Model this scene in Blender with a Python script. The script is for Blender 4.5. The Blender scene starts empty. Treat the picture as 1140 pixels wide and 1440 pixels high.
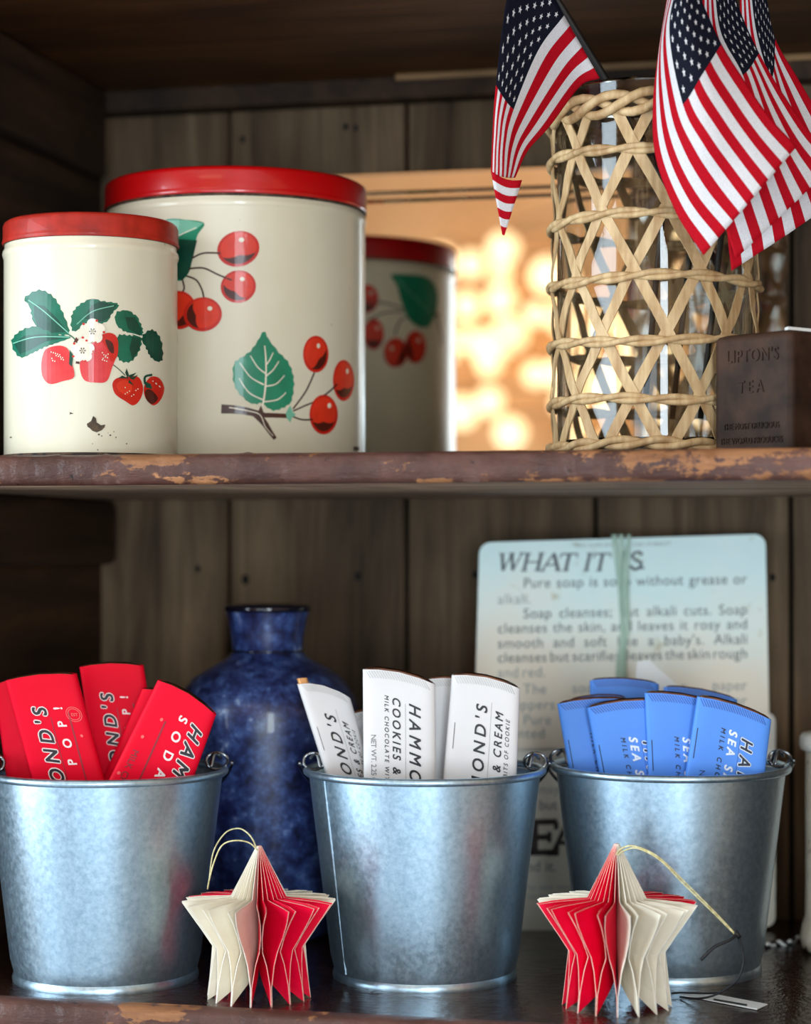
import bpy, bmesh, math, random
from mathutils import Vector, Matrix, noise
from mathutils.geometry import tessellate_polygon
random.seed(7)
sc = bpy.context.scene
COL = sc.collection
PI = math.pi

# ------------------------------------------------------------------ camera frame
F, CX, HY, EYE = 3000.0, 570.0, 770.0, 0.335      # focal length in px, image centre x, horizon row, eye height over the lower shelf
TH = math.radians(13.0)
CT, ST = math.cos(TH), math.sin(TH)
def W(xc, d, z): return Vector((xc * CT - d * ST, xc * ST + d * CT, z))
def P(px, py, d): return W((px - CX) / F * d, d, EYE - (py - HY) / F * d)
def ray_at_Y(px, py, Y):                          # where the sight line through a pixel meets the plane Y
    v = P(px, py, 1.0) - Vector((0, 0, EYE)); return Vector((0, 0, EYE)) + v * (Y / v.y)

cam_d = bpy.data.cameras.new('camera'); cam = bpy.data.objects.new('camera', cam_d); COL.objects.link(cam)
cam.location = (0, 0, EYE); cam.rotation_euler = (PI / 2, 0, TH)
cam_d.sensor_width = 36; cam_d.lens = 36 * F / 1440; cam_d.shift_y = (HY - 720) / 1440
cam_d.clip_start = 0.05
cam_d.dof.use_dof = True; cam_d.dof.focus_distance = 1.60; cam_d.dof.aperture_fstop = 3.2
sc.camera = cam
sc.view_settings.view_transform = 'Standard'; sc.view_settings.look = 'None'
sc.view_settings.exposure = 0.0; sc.view_settings.gamma = 1.0; sc.view_settings.use_curve_mapping = False
sc.cycles.use_denoising = True
sc.cycles.max_bounces = 24; sc.cycles.diffuse_bounces = 3; sc.cycles.glossy_bounces = 8; sc.cycles.transmission_bounces = 24; sc.cycles.transparent_max_bounces = 12
sc.cycles.caustics_reflective = True; sc.cycles.caustics_refractive = True
sc.cycles.sample_clamp_indirect = 4.0

# world: dim warm room light
wd = bpy.data.worlds.new('world'); sc.world = wd; wd.use_nodes = True
wd.node_tree.nodes['Background'].inputs[0].default_value = (0.75, 0.8, 0.9, 1)
wd.node_tree.nodes['Background'].inputs[1].default_value = 0.2

def area(name, loc, target, sx, sy, power, color):
    l = bpy.data.lights.new(name, 'AREA'); l.shape = 'RECTANGLE'; l.size = sx; l.size_y = sy
    l.energy = power; l.color = color
    o = bpy.data.objects.new(name, l); COL.objects.link(o); o.location = loc
    o.rotation_euler = (Vector(target) - Vector(loc)).to_track_quat('-Z', 'Y').to_euler()
    return o
area('window_daylight_left', (-2.72, -0.35, 0.55), (-0.3, -0.35, 0.55), 2.3, 2.0, 150, (0.74, 0.89, 1.0))
area('window_daylight_front', (1.25, -2.93, 0.45), (1.25, 0, 0.45), 0.75, 2.3, 110, (0.80, 0.92, 1.0))
area('window_daylight_low', (-0.5, -2.93, -0.1), (-0.5, 0, 0.0), 2.1, 1.25, 42, (0.64, 0.84, 1.0))
area('tan_wall_fill', (-0.9, -2.2, 2.5), (-0.9, -2.6, 0), 1.4, 0.7, 9, (1.0, 0.66, 0.38))  # added warm fill that brightens the tan wall; no fixture belongs to it

# ------------------------------------------------------------------ materials
def lin(c): return tuple(((x / 255) / 12.92 if x / 255 <= 0.04045 else ((x / 255 + 0.055) / 1.055) ** 2.4) for x in c) + (1,)
def base_mat(name):
    m = bpy.data.materials.new(name); m.use_nodes = True
    nt = m.node_tree; return m, nt, nt.nodes['Principled BSDF']
def N(nt, t, **kw):
    n = nt.nodes.new(t)
    for k, v in kw.items():
        if k in n.inputs: n.inputs[k].default_value = v
        else: setattr(n, k, v)
    return n
def ramp(nt, fac, stops):
    r = nt.nodes.new('ShaderNodeValToRGB'); e = r.color_ramp.elements
    while len(e) > 1: e.remove(e[0])
    e[0].position, e[0].color = stops[0]
    for p, c in stops[1:]:
        k = e.new(p); k.color = c
    nt.links.new(fac, r.inputs[0]); return r
def mixc(nt, fac, a, b, mode='MIX'):
    m = nt.nodes.new('ShaderNodeMix'); m.data_type = 'RGBA'; m.blend_type = mode
    for s, v in ((0, fac), (6, a), (7, b)):
        if hasattr(v, 'type') and hasattr(v, 'links'): nt.links.new(v, m.inputs[s])
        else: m.inputs[s].default_value = v
    return m.outputs[2]
def coords(nt, scale=(1, 1, 1), rot=(0, 0, 0)):
    tc = nt.nodes.new('ShaderNodeTexCoord'); mp = nt.nodes.new('ShaderNodeMapping')
    mp.inputs['Scale'].default_value = scale; mp.inputs['Rotation'].default_value = rot
    nt.links.new(tc.outputs['Object'], mp.inputs[0]); return mp.outputs[0]
def noise_n(nt, vec, scale, detail=4, rough=0.55, dist=0.0):
    n = N(nt, 'ShaderNodeTexNoise', Scale=scale, Detail=detail, Roughness=rough, Distortion=dist)
    nt.links.new(vec, n.inputs['Vector']); return n.outputs['Fac']
def bump(nt, b, h, strength=0.2, dist=0.002):
    n = N(nt, 'ShaderNodeBump', Strength=strength, Distance=dist)
    nt.links.new(h, n.inputs['Height']); nt.links.new(n.outputs[0], b.inputs['Normal'])

def pm(name, c, c2=None, rough=0.5, metal=0.0, scale=60, coat=0.0, spec=0.5, bmp=0.0, lo=0.35, hi=0.65, sheen=0.0, stretch=(1, 1, 1)):
    m, nt, b = base_mat(name)
    c2 = c2 or tuple(x * 0.92 for x in c)
    v = coords(nt, stretch); f = noise_n(nt, v, scale)
    r = ramp(nt, f, [(lo, lin(c2)), (hi, lin(c))])
    nt.links.new(r.outputs[0], b.inputs['Base Color'])
    b.inputs['Roughness'].default_value = rough; b.inputs['Metallic'].default_value = metal
    b.inputs['Coat Weight'].default_value = coat; b.inputs['Coat Roughness'].default_value = 0.04
    b.inputs['Specular IOR Level'].default_value = spec
    if bmp: bump(nt, b, f, bmp, 0.001)
    return m

def wood(name, cols, stretch, scale, rough=0.7, bmp=0.4, spec=0.3, knots=None):
    m, nt, b = base_mat(name)
    v = coords(nt, stretch)
    f = noise_n(nt, v, scale, 8, 0.65, 0.6)
    r = ramp(nt, f, cols)
    f2 = noise_n(nt, coords(nt), 5.0, 3)
    r2 = ramp(nt, f2, [(0.3, (0.55, 0.55, 0.55, 1)), (0.7, (1.15, 1.12, 1.05, 1))])
    c = mixc(nt, 1.0, r.outputs[0], r2.outputs[0], 'MULTIPLY')
    if knots:
        f3 = N(nt, 'ShaderNodeTexVoronoi', Scale=knots); nt.links.new(coords(nt, (1, 1, 0.7)), f3.inputs['Vector'])
        r3 = ramp(nt, f3.outputs['Distance'], [(0.035, (0.12, 0.1, 0.09, 1)), (0.075, (1, 1, 1, 1))])
        c = mixc(nt, 1.0, c, r3.outputs[0], 'MULTIPLY')
    nt.links.new(c, b.inputs['Base Color'])
    b.inputs['Roughness'].default_value = rough; b.inputs['Specular IOR Level'].default_value = spec
    bump(nt, b, f, bmp, 0.0015)
    return m

def g(v, t=None):  # grey / tinted linear helper
    return lin(v)
M = {}
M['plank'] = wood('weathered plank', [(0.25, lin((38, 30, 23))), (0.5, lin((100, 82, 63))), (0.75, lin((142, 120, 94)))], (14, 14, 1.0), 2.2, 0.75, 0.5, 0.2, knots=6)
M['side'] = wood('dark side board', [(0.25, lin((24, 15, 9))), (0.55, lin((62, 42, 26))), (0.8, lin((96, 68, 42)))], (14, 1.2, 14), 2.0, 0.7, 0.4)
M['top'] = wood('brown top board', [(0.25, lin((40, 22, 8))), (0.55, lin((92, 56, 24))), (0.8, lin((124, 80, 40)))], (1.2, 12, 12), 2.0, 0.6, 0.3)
M['gap_light'] = wood('pale gap highlight', [(0.3, lin((92, 66, 40))), (0.7, lin((160, 124, 84)))], (1, 14, 14), 3.0, 0.5, 0.2)  # paler wood tone standing in for light along the ceiling gap
M['gap'] = pm('dark gap', (12, 9, 7), rough=0.9)

def shelf_mat(name, paint, paint2, bare, bare2, wear, rough, bias=0.0):
    # glossy old brown paint, worn through to bare wood in blotches
    m, nt, b = base_mat(name)
    grain = noise_n(nt, coords(nt, (1.5, 18, 18)), 5, 8, 0.65, 0.4)
    blot = noise_n(nt, coords(nt, (1.0, 1, 4)), 7, 7, 0.68)
    fine = noise_n(nt, coords(nt, (1, 1, 1)), 90, 4, 0.7)
    pr = ramp(nt, noise_n(nt, coords(nt, (1, 1, 1)), 18, 6, 0.65), [(0.3, lin(paint2)), (0.7, lin(paint))])
    br = ramp(nt, grain, [(0.3, lin(bare2)), (0.7, lin(bare))])
    ad = N(nt, 'ShaderNodeMath', operation='MULTIPLY_ADD'); nt.links.new(fine, ad.inputs[0]); ad.inputs[1].default_value = 0.25; nt.links.new(blot, ad.inputs[2])
    sx = N(nt, 'ShaderNodeSeparateXYZ'); nt.links.new(coords(nt), sx.inputs[0])
    mr = N(nt, 'ShaderNodeMapRange'); nt.links.new(sx.outputs[0], mr.inputs[0]); mr.inputs[1].default_value = -.28; mr.inputs[2].default_value = -.02; mr.inputs[3].default_value = 0; mr.inputs[4].default_value = bias
    a2 = N(nt, 'ShaderNodeMath', operation='ADD'); nt.links.new(ad.outputs[0], a2.inputs[0]); nt.links.new(mr.outputs[0], a2.inputs[1]); ad = a2
    msk = ramp(nt, ad.outputs[0], [(wear, (0, 0, 0, 1)), (wear + 0.025, (1, 1, 1, 1))])
    c = mixc(nt, msk.outputs[0], pr.outputs[0], br.outputs[0])
    ck = ramp(nt, fine, [(0.30, (0.25, 0.2, 0.18, 1)), (0.36, (1, 1, 1, 1))])
    c = mixc(nt, 1.0, c, ck.outputs[0], 'MULTIPLY')
    nt.links.new(c, b.inputs['Base Color'])
    rr = ramp(nt, msk.outputs[0], [(0, (rough, rough, rough, 1)), (1, (0.65, 0.65, 0.65, 1))])
    nt.links.new(rr.outputs[0], b.inputs['Roughness'])
    b.inputs['Specular IOR Level'].default_value = .35
    bump(nt, b, ad.outputs[0], 0.6, 0.006)
    return m
M['shelf_edge'] = shelf_mat('worn painted shelf edge', (98, 64, 54), (56, 32, 26), (176, 120, 78), (108, 66, 38), 0.715, 0.40, 0.125)
M['shelf_top'] = shelf_mat('brown gloss shelf paint', (52, 31, 23), (34, 19, 15), (130, 96, 70), (90, 60, 40), 0.84, 0.10)
M['shelf_under'] = wood('bounce-lit raw underside', [(0.25, lin((110, 84, 66))), (0.55, lin((160, 132, 110))), (0.8, lin((186, 160, 138)))], (1.2, 14, 14), 2.0, 0.7, 0.2)  # colour raised to carry light bounced up from below

# ------------------------------------------------------------------ mesh helpers
def wl(o):
    v = Vector((0, 0, 0))
    while o is not None: v = v + o.location; o = o.parent
    return v
def mk(name, verts, faces, mats, parent=None, idx=None, smooth=True, base=None):
    """one mesh object; verts are world points, stored relative to the parent's (or own) base"""
    off = wl(parent) if parent else (Vector(base) if base is not None else Vector((0, 0, 0)))
    me = bpy.data.meshes.new(name)
    me.from_pydata([tuple(Vector(v) - off) for v in verts], [], faces)
    for m in (mats if isinstance(mats, (list, tuple)) else [mats]): me.materials.append(m)
    if idx: me.polygons.foreach_set('material_index', idx)
    me.polygons.foreach_set('use_smooth', [smooth] * len(me.polygons)); me.update()
    o = bpy.data.objects.new(name, me); COL.objects.link(o)
    if parent: o.parent = parent
    else: o.location = off
    return o
def recalc(o):
    bm = bmesh.new(); bm.from_mesh(o.data); bmesh.ops.recalc_face_normals(bm, faces=bm.faces); bm.to_mesh(o.data); bm.free(); return o
def auto(o, ang=35):
    bm = bmesh.new(); bm.from_mesh(o.data)
    for e in bm.edges:
        e.smooth = not (len(e.link_faces) == 2 and e.calc_face_angle(0) > math.radians(ang))
    bm.to_mesh(o.data); bm.free(); return o
def tag(o, label, cat, group=None):
    o['label'] = label; o['category'] = cat
    if group: o['group'] = group
    return o
def thing(name, label, cat, loc, group=None, rz=0):
    o = bpy.data.objects.new(name, None); COL.objects.link(o); o.location = loc; o.rotation_euler = (0, 0, rz)
    o.empty_display_size = 0.03
    return tag(o, label, cat, group)
def struct(o): o['kind'] = 'structure'; return o

def box_vf(x0, x1, y0, y1, z0, z1):
    v = [(x, y, z) for z in (z0, z1) for y in (y0, y1) for x in (x0, x1)]
    f = [(0, 2, 3, 1), (4, 5, 7, 6), (0, 1, 5, 4), (2, 6, 7, 3), (0, 4, 6, 2), (1, 3, 7, 5)]
    return v, f
def join(parts):
    V, Fc = [], []
    for v, f in parts:
        k = len(V); V += list(v); Fc += [tuple(i + k for i in q) for q in f]
    return V, Fc
def bevel(o, w, seg=2):
    bm = bmesh.new(); bm.from_mesh(o.data)
    bmesh.ops.bevel(bm, geom=list(bm.edges), offset=w, segments=seg, affect='EDGES', profile=0.5)
    bm.to_mesh(o.data); bm.free(); return o
def lathe_vf(prof, c, n=96, closed=False, a0=0.0):
    """prof: list of (r,z) ; c: world (x,y,z) of the axis foot"""
    V, Fc = [], []
    for r, z in prof:
        for k in range(n):
            a = a0 + 2 * PI * k / n
            V.append((c[0] + r * math.cos(a), c[1] + r * math.sin(a), c[2] + z))
    m = len(prof)
    for i in range(m - 1 if not closed else m):
        j = (i + 1) % m
        for k in range(n):
            l = (k + 1) % n
            Fc.append((i * n + k, i * n + l, j * n + l, j * n + k))
    return V, Fc
def cr(pts, n=8, closed=False):
    """catmull-rom through points"""
    pts = [Vector(p) for p in pts]; out = []
    m = len(pts)
    for i in range(m if closed else m - 1):
        if closed: a, b, c, d = pts[(i - 1) % m], pts[i], pts[(i + 1) % m], pts[(i + 2) % m]
        else: a, b, c, d = pts[max(i - 1, 0)], pts[i], pts[i + 1], pts[min(i + 2, m - 1)]
        for k in range(n):
            t = k / n
            out.append(0.5 * ((2 * b) + (c - a) * t + (2 * a - 5 * b + 4 * c - d) * t * t + (3 * b - a - 3 * c + d) * t ** 3))
    if not closed: out.append(pts[-1].copy())
    return out
def tube_vf(pts, r, ns=8, closed=False, rad=None):
    pts = [Vector(p) for p in pts]; m = len(pts); V, Fc = [], []
    nrm = None
    for i, p in enumerate(pts):
        t = (pts[(i + 1) % m] - pts[i - 1]) if closed else (pts[min(i + 1, m - 1)] - pts[max(i - 1, 0)])
        t = t.normalized() if t.length > 1e-9 else Vector((0, 0, 1))
        if nrm is None:
            nrm = t.cross(Vector((0, 0, 1)) if abs(t.z) < 0.9 else Vector((1, 0, 0))).normalized()
        nrm = (nrm - t * nrm.dot(t)).normalized(); bn = t.cross(nrm)
        rr = rad(i / max(m - 1, 1)) if rad else r
        for k in range(ns):
            a = 2 * PI * k / ns; V.append(p + (nrm * math.cos(a) + bn * math.sin(a)) * rr)
    for i in range(m if closed else m - 1):
        j = (i + 1) % m
        for k in range(ns):
            l = (k + 1) % ns; Fc.append((i * ns + k, i * ns + l, j * ns + l, j * ns + k))
    if not closed:
        Fc.append(tuple(range(ns - 1, -1, -1))); Fc.append(tuple((m - 1) * ns + k for k in range(ns)))
    return V, Fc

# ---- flat prints (2-D polygons) laid on a surface
class Print:
    def __init__(s): s.items = []           # (verts2d, faces, mat, layer)
    def poly(s, pts, mat, layer=1):
        s.items.append(([Vector((p[0], p[1], 0)) for p in pts], [tuple(range(len(pts)))], mat, layer))
    def smooth(s, pts, mat, layer=1, n=6): s.poly([(p.x, p.y) for p in cr([(a, b, 0) for a, b in pts], n, True)], mat, layer)
    def ell(s, cx, cy, rx, ry, mat, layer=1, rot=0, n=28):
        c, k = math.cos(rot), math.sin(rot)
        s.poly([(cx + rx * math.cos(a) * c - ry * math.sin(a) * k, cy + rx * math.cos(a) * k + ry * math.sin(a) * c) for a in [2 * PI * i / n for i in range(n)]], mat, layer)
    def line(s, pts, w, mat, layer=1, w1=None, n=6):
        q = cr([(a, b, 0) for a, b in pts], n) if len(pts) > 2 else [Vector((a, b, 0)) for a, b in pts]
        L, R_ = [], []
        for i, p in enumerate(q):
            t = q[min(i + 1, len(q) - 1)] - q[max(i - 1, 0)]; t.normalize(); nn = Vector((-t.y, t.x, 0))
            ww = (w + ((w1 if w1 is not None else w) - w) * i / (len(q) - 1)) / 2
            L.append(p + nn * ww); R_.append(p - nn * ww)
        for i in range(len(q) - 1):
            s.items.append(([L[i], L[i + 1], R_[i + 1], R_[i]], [(0, 1, 2, 3)], mat, layer))
    def text(s, body, x, y, size, mat, layer=2, rot=0.0, bold=0.0, shear=0.0, space=1.0, sx=1.0, flip=-1, align='LEFT', extra=0.0):
        """flip=-1: print y runs down"""
        vs, fs = text_geo(body, bold + extra, shear, space, align)
        c, k = math.cos(rot), math.sin(rot)
        s.items.append(([Vector((x + (v[0] * sx * size) * c - (flip * v[1] * size) * k, y + (v[0] * sx * size) * k + (flip * v[1] * size) * c, v[2])) for v in vs], fs, mat, layer))
    def build(s, name, mapper, mats, parent, step=None, stepy=None):
        V, Fc, idx = [], [], []
        for vs, fs, mat, layer in s.items:
            bm = bmesh.new(); bv = [bm.verts.new(v) for v in vs]
            for f in fs:
                try: bm.faces.new([bv[i] for i in f])
                except ValueError: pass
            if step and fs:
                if any(len(f) > 4 for f in fs): bmesh.ops.triangulate(bm, faces=bm.faces[:])
                for ax, st in ((0, step), (1, stepy)):
                    if not st: continue
                    a, b = min(v[ax] for v in vs), max(v[ax] for v in vs)
                    k = math.floor(a / st) + 1
                    while k * st < b:
                        co = Vector((0, 0, 0)); co[ax] = k * st; no = Vector((0, 0, 0)); no[ax] = 1
                        bmesh.ops.bisect_plane(bm, geom=bm.verts[:] + bm.edges[:] + bm.faces[:], plane_co=co, plane_no=no); k += 1
            bm.verts.index_update(); o = len(V)
            V += [mapper(v.co.x, v.co.y, layer + v.co.z) for v in bm.verts]
            for f in bm.faces: Fc.append(tuple(v.index + o for v in f.verts)); idx.append(mat)
            bm.free()
        return mk(name, V, Fc, mats, parent, idx, smooth=False)
_tc = {}
def text_geo(body, bold, shear, space, align):
    key = (body, round(bold, 4), shear, space, align)
    if key in _tc: return _tc[key]
    cu = bpy.data.curves.new('t', 'FONT'); cu.body = body; cu.size = 1
    cu.space_character = space; cu.align_x = align; cu.resolution_u = 4
    o = bpy.data.objects.new('t', cu); COL.objects.link(o)
    me = o.to_mesh()
    r = ([(v.co.x, v.co.y, 0) for v in me.vertices], [tuple(p.vertices) for p in me.polygons])
    V, Fc = [], []
    k = 0 if bold < .006 else (4 if bold < .035 else 8)             # bold: the outline struck several times, slightly apart
    for ci, (dx, dy) in enumerate([(bold * math.cos(2 * PI * (i + .5) / k), bold * math.sin(2 * PI * (i + .5) / k)) for i in range(k)] + [(0, 0)]):
        b0 = len(V); V += [(x + dx + shear * y, y + dy, ci * .08) for x, y, _ in r[0]]; Fc += [tuple(i + b0 for i in f) for f in r[1]]
    r = (V, Fc)
    o.to_mesh_clear(); bpy.data.objects.remove(o); bpy.data.curves.remove(cu)
    _tc[key] = r; return r

# ------------------------------------------------------------------ the hutch
Y0, YB = 1.475, 1.95                      # shelf fronts, back boards
XL = ray_at_Y(143, 800, YB).x; XR = 0.45
ZS, TS = 0.4036, 0.0227                   # upper shelf top and thickness
ZC = 0.772                                # underside of the top board
seams = [XL - 0.02] + [ray_at_Y(px, 710, YB).x for px in (322, 571, 837, 1112)] + [0.13, 0.32, XR + .02]
pl = []
for i in range(len(seams) - 1):
    dz = random.uniform(-.002, .002)
    pl.append(box_vf(seams[i] + .002, seams[i + 1] - .002, YB + dz, YB + .016, -0.9, ZC + .05))
V, Fc = join(pl)
o = struct(mk('wall_back', V, Fc, [M['plank'], M['gap']], smooth=False)); bevel(o, 0.0015, 1)
bm = bmesh.new(); bm.from_mesh(o.data)
for px, py, r in ((345, 815, .0042), (503, 810, .0036), (278, 800, .003), (486, 178, .003), (341, 196, .003), (500, 180, .0026), (1086, 812, .003), (714, 818, .003), (668, 808, .003)):
    h_ = ray_at_Y(px, py, YB - .0024)
    f_ = bm.faces.new([bm.verts.new((h_.x + r * math.sin(-a) * .9, h_.y, h_.z + r * math.cos(a) * 1.2)) for a in [2 * PI * k / 10 for k in range(10)]]); f_.material_index = 1
bm.to_mesh(o.data); bm.free()
struct(mk('wall_back_lining', *box_vf(XL - .02, XR + .02, YB + .0165, YB + .03, -0.9, ZC + .05), M['gap'], smooth=False))
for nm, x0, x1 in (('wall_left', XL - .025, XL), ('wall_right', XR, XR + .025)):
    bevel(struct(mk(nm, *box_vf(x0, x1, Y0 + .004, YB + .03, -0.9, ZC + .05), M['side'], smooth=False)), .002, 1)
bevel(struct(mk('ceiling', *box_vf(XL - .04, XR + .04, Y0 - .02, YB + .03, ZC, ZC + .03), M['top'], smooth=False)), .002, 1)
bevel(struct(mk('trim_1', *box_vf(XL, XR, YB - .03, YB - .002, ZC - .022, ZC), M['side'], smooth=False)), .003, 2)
bevel(struct(mk('gap_light_strip', *box_vf(XL + .30, XR, YB - .034, YB - .0305, ZC - .006, ZC), M['gap_light'], smooth=False)), .001, 2)  # thin pale strip: the highlight at the gap, built as geometry
# cleats on the left side panel
bevel(struct(mk('trim_3', *box_vf(XL, XL + .018, Y0 + .02, YB - .032, ZC - .085, ZC - .001), M['side'], smooth=False)), .006, 3)
bevel(struct(mk('trim_4', *box_vf(XL, XL + .018, Y0 + .02, YB - .003, ZS - TS - .062, ZS - TS - .0005), M['side'], smooth=False)), .008, 3)

def shelf(zt, th, rise, seed, label):
    """board with a softly worn, wandering front edge"""
    nx, prof = 420, [(0.40, 0), (0.012, 0), (0.006, -.0005), (0.002, -.002), (0.0, -.005), (0.0, -.5 * th), (0.0005, -th + .004), (0.003, -th + .001), (0.008, -th), (YB - Y0 - .002, -th)]
    prof[0] = (YB - Y0 - .002, 0)
    V, Fc, idx = [], [], []
    for i in range(nx + 1):
        x = XL + .0005 + (XR - XL - .001) * i / nx
        for j, (dy, dz) in enumerate(prof):
            w = 0.0
            if 1 < j < 8: w = noise.noise(Vector((x * 14, dz * 120, seed))) * .0014 + noise.noise(Vector((x * 60, dz * 200, seed + 5))) * .0012 + max(0, noise.noise(Vector((x * 110, dz * 90, seed + 9))) - .25) * .004
            zz = rise * (x - XL) / (XR - XL)
            V.append((x, Y0 + dy + w, zt + dz + zz + (w * .7 if 1 < j < 8 else 0)))
    m = len(prof)
    for i in range(nx):
        for j in range(m - 1):
            Fc.append((i * m + j, i * m + j + 1, (i + 1) * m + j + 1, (i + 1) * m + j)); idx.append(0 if j < 1 else (1 if j < 8 else 2))
    Fc.append(tuple(range(m))); idx.append(0); Fc.append(tuple(nx * m + k for k in reversed(range(m)))); idx.append(0)
    o = mk('wooden_shelf', V, Fc, [M['shelf_top'], M['shelf_edge'], M['shelf_under']], None, idx, base=((XL + XR) / 2, Y0, zt - th)); recalc(o); tag(o, label, 'shelf', 'wooden shelves of the hutch'); return auto(o, 60)
shelf(ZS, TS, 0.0, 1.0, 'upper brown wooden shelf with chipped worn front edge, under the canisters')
shelf(0.0, 0.024, 0.0, 9.0, 'lower dark glossy wooden shelf under the buckets and paper stars')

# ------------------------------------------------------------------ the room behind the camera (seen in the mirror and the glossy tins)
M['tan'] = pm('warm tan plaster', (200, 156, 112), (186, 140, 96), rough=0.8, scale=3)
M['floorw'] = pm('pale painted floor', (176, 184, 190), (150, 158, 166), rough=.5, scale=4)
M['white'] = pm('white paint', (226, 222, 212), rough=0.6)
RX0, RX1, RY0, RY1, RZ0, RZ1 = -2.8, 3.0, -3.0, 2.2, -0.9, 2.6
def wall_with_hole(name, axis, pos, a0, a1, z0, z1, ha0, ha1, hz0, hz1, t, mat):
    out = []
    for (p, q, r, s) in ((a0, ha0, z0, z1), (ha1, a1, z0, z1), (ha0, ha1, z0, hz0), (ha0, ha1, hz1, z1)):
        out.append(box_vf(p, q, pos, pos + t, r, s) if axis == 'y' else box_vf(pos, pos + t, p, q, r, s))
    return struct(mk(name, *join(out), mat, smooth=False))
struct(mk('floor', *box_vf(RX0 - .1, RX1 + .1, RY0 - .1, RY1 + .1, RZ0 - .05, RZ0), M['floorw'], smooth=False))
struct(mk('ceiling_room', *box_vf(RX0 - .1, RX1 + .1, RY0 - .1, RY1 + .1, RZ1, RZ1 + .05), M['white'], smooth=False))
def wall_holes(name, pos, holes, mat):   # the wall facing the hutch, with openings
    xs = sorted({RX0, RX1} | {h[0] for h in holes} | {h[1] for h in holes}); zs = sorted({RZ0, RZ1} | {h[2] for h in holes} | {h[3] for h in holes}); out = []
    for a, b in zip(xs, xs[1:]):
        for c, d in zip(zs, zs[1:]):
            if not any(h[0] <= a and b <= h[1] and h[2] <= c and d <= h[3] for h in holes): out.append(box_vf(a, b, pos, pos + .1, c, d))
    return struct(mk(name, *join(out), mat, smooth=False))
wall_holes('wall_front', RY0 - .1, [(.85, 1.65, -.72, 1.62), (-1.6, .6, -.75, .55)], M['tan'])
wall_with_hole('wall_west', 'x', RX0 - .1, RY0, RY1, RZ0, RZ1, -1.55, .85, -.47, 1.57, .1, M['tan'])
struct(mk('wall_east', *box_vf(RX1, RX1 + .1, RY0, RY1, RZ0, RZ1), M['tan'], smooth=False))
struct(mk('wall_north', *box_vf(RX0, RX1, RY1, RY1 + .1, RZ0, RZ1), M['tan'], smooth=False))
def window(name, axis, pos, a0, a1, z0, z1):
    w = .05; t = .05; out = []
    mid = (a0 + a1) / 2; zm = (z0 + z1) / 2
    for (p, q, r, s) in ((a0 - w, a0, z0 - w, z1 + w), (a1, a1 + w, z0 - w, z1 + w), (a0, a1, z0 - w, z0), (a0, a1, z1, z1 + w)):
        out.append(box_vf(p, q, pos, pos + t, r, s) if axis == 'y' else box_vf(pos, pos + t, p, q, r, s))
    return struct(mk(name, *join(out), M['white'], smooth=False))
window('window_1', 'y', RY0, .85, 1.65, -.72, 1.62)
window('window_2', 'x', RX0, -1.55, .85, -.47, 1.57)
window('window_3', 'y', RY0, -1.6, .6, -.75, .55)

# string of warm globe bulbs on the wall opposite the hutch
def emit(name, col, s):
    m, nt, b = base_mat(name)
    b.inputs['Base Color'].default_value = lin(col); b.inputs['Emission Color'].default_value = lin(col); b.inputs['Emission Strength'].default_value = s
    return m
M['bulb'] = emit('warm bulb glass', (255, 226, 180), 1.6)
M['cordk'] = pm('black cord', (20, 18, 16), rough=0.6)
# where sight lines reflected in the mirror land on the opposite wall is worked out once, to hang the bulbs at real places there
lights = thing('string_light', 'string of warm glowing globe bulbs on the tan wall facing the hutch', 'light', (-0.9, -2.95, 1.5))
bp = []
rnd = random.Random(3)
for k in range(130):
    u = rnd.random()
    if k < 80: x, z, r = rnd.uniform(-1.5, -1.0), .335 + rnd.choice((.44, .5, .62, .7, .76, .82, .88, .94, 1.0)) + rnd.uniform(-.04, .04), rnd.uniform(.03, .062)
    else: x, z, r = rnd.uniform(-1.0, -.1), .335 + rnd.uniform(.42, 1.15), rnd.uniform(.025, .055)
    p_ = (x, -2.86 + rnd.uniform(-.03, .10), z, r)
    if all((Vector(p_[:3]) - Vector(q_[:3])).length > p_[3] + q_[3] + .004 for q_ in bp): bp.append(p_)
bp.sort(key=lambda b: (round(b[2] / .14), b[0] if round(b[2] / .14) % 2 else -b[0]))
for (x, y, z, r) in bp:
    prof = [(max(1e-4, r * math.sin(a)), -r * math.cos(a)) for a in [PI * k / 12 for k in range(13)]]
    mk('bulb', *lathe_vf(prof, (x, y, z), 16), M['bulb'], lights)
wire = [(b[0], b[1], b[2] + b[3] + .008) for b in bp]
mk('wire', *tube_vf(cr(wire, 5), .004, 6), M['cordk'], lights)

# ------------------------------------------------------------------ canisters
def enamel(name, c, c2):
    m, nt, b = base_mat(name)
    r = ramp(nt, noise_n(nt, coords(nt, (1, 1, .5)), 14, 4), [(.3, lin(c2)), (.7, lin(c))])
    sp = ramp(nt, noise_n(nt, coords(nt), 130, 3, .6), [(.24, lin((70, 52, 34))), (.265, (1, 1, 1, 1))])
    nt.links.new(mixc(nt, 1, r.outputs[0], sp.outputs[0], 'MULTIPLY'), b.inputs['Base Color'])
    b.inputs['Roughness'].default_value = .34; b.inputs['Coat Weight'].default_value = .35; b.inputs['Coat Roughness'].default_value = .06
    return m
M['cream'] = enamel('cream enamel', (230, 219, 194), (218, 206, 178))
M['lid_red'] = pm('bright red enamel', (196, 8, 12), (182, 4, 8), rough=.3, coat=.4, scale=20)
M['lid_old'] = pm('faded red enamel', (182, 40, 24), (140, 26, 14), rough=.5, coat=.1, spec=.3, scale=45, bmp=.1)
M['rust'] = pm('rusty seam', (92, 66, 46), (40, 26, 18), rough=.7, scale=120, lo=.4, hi=.6)
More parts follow.
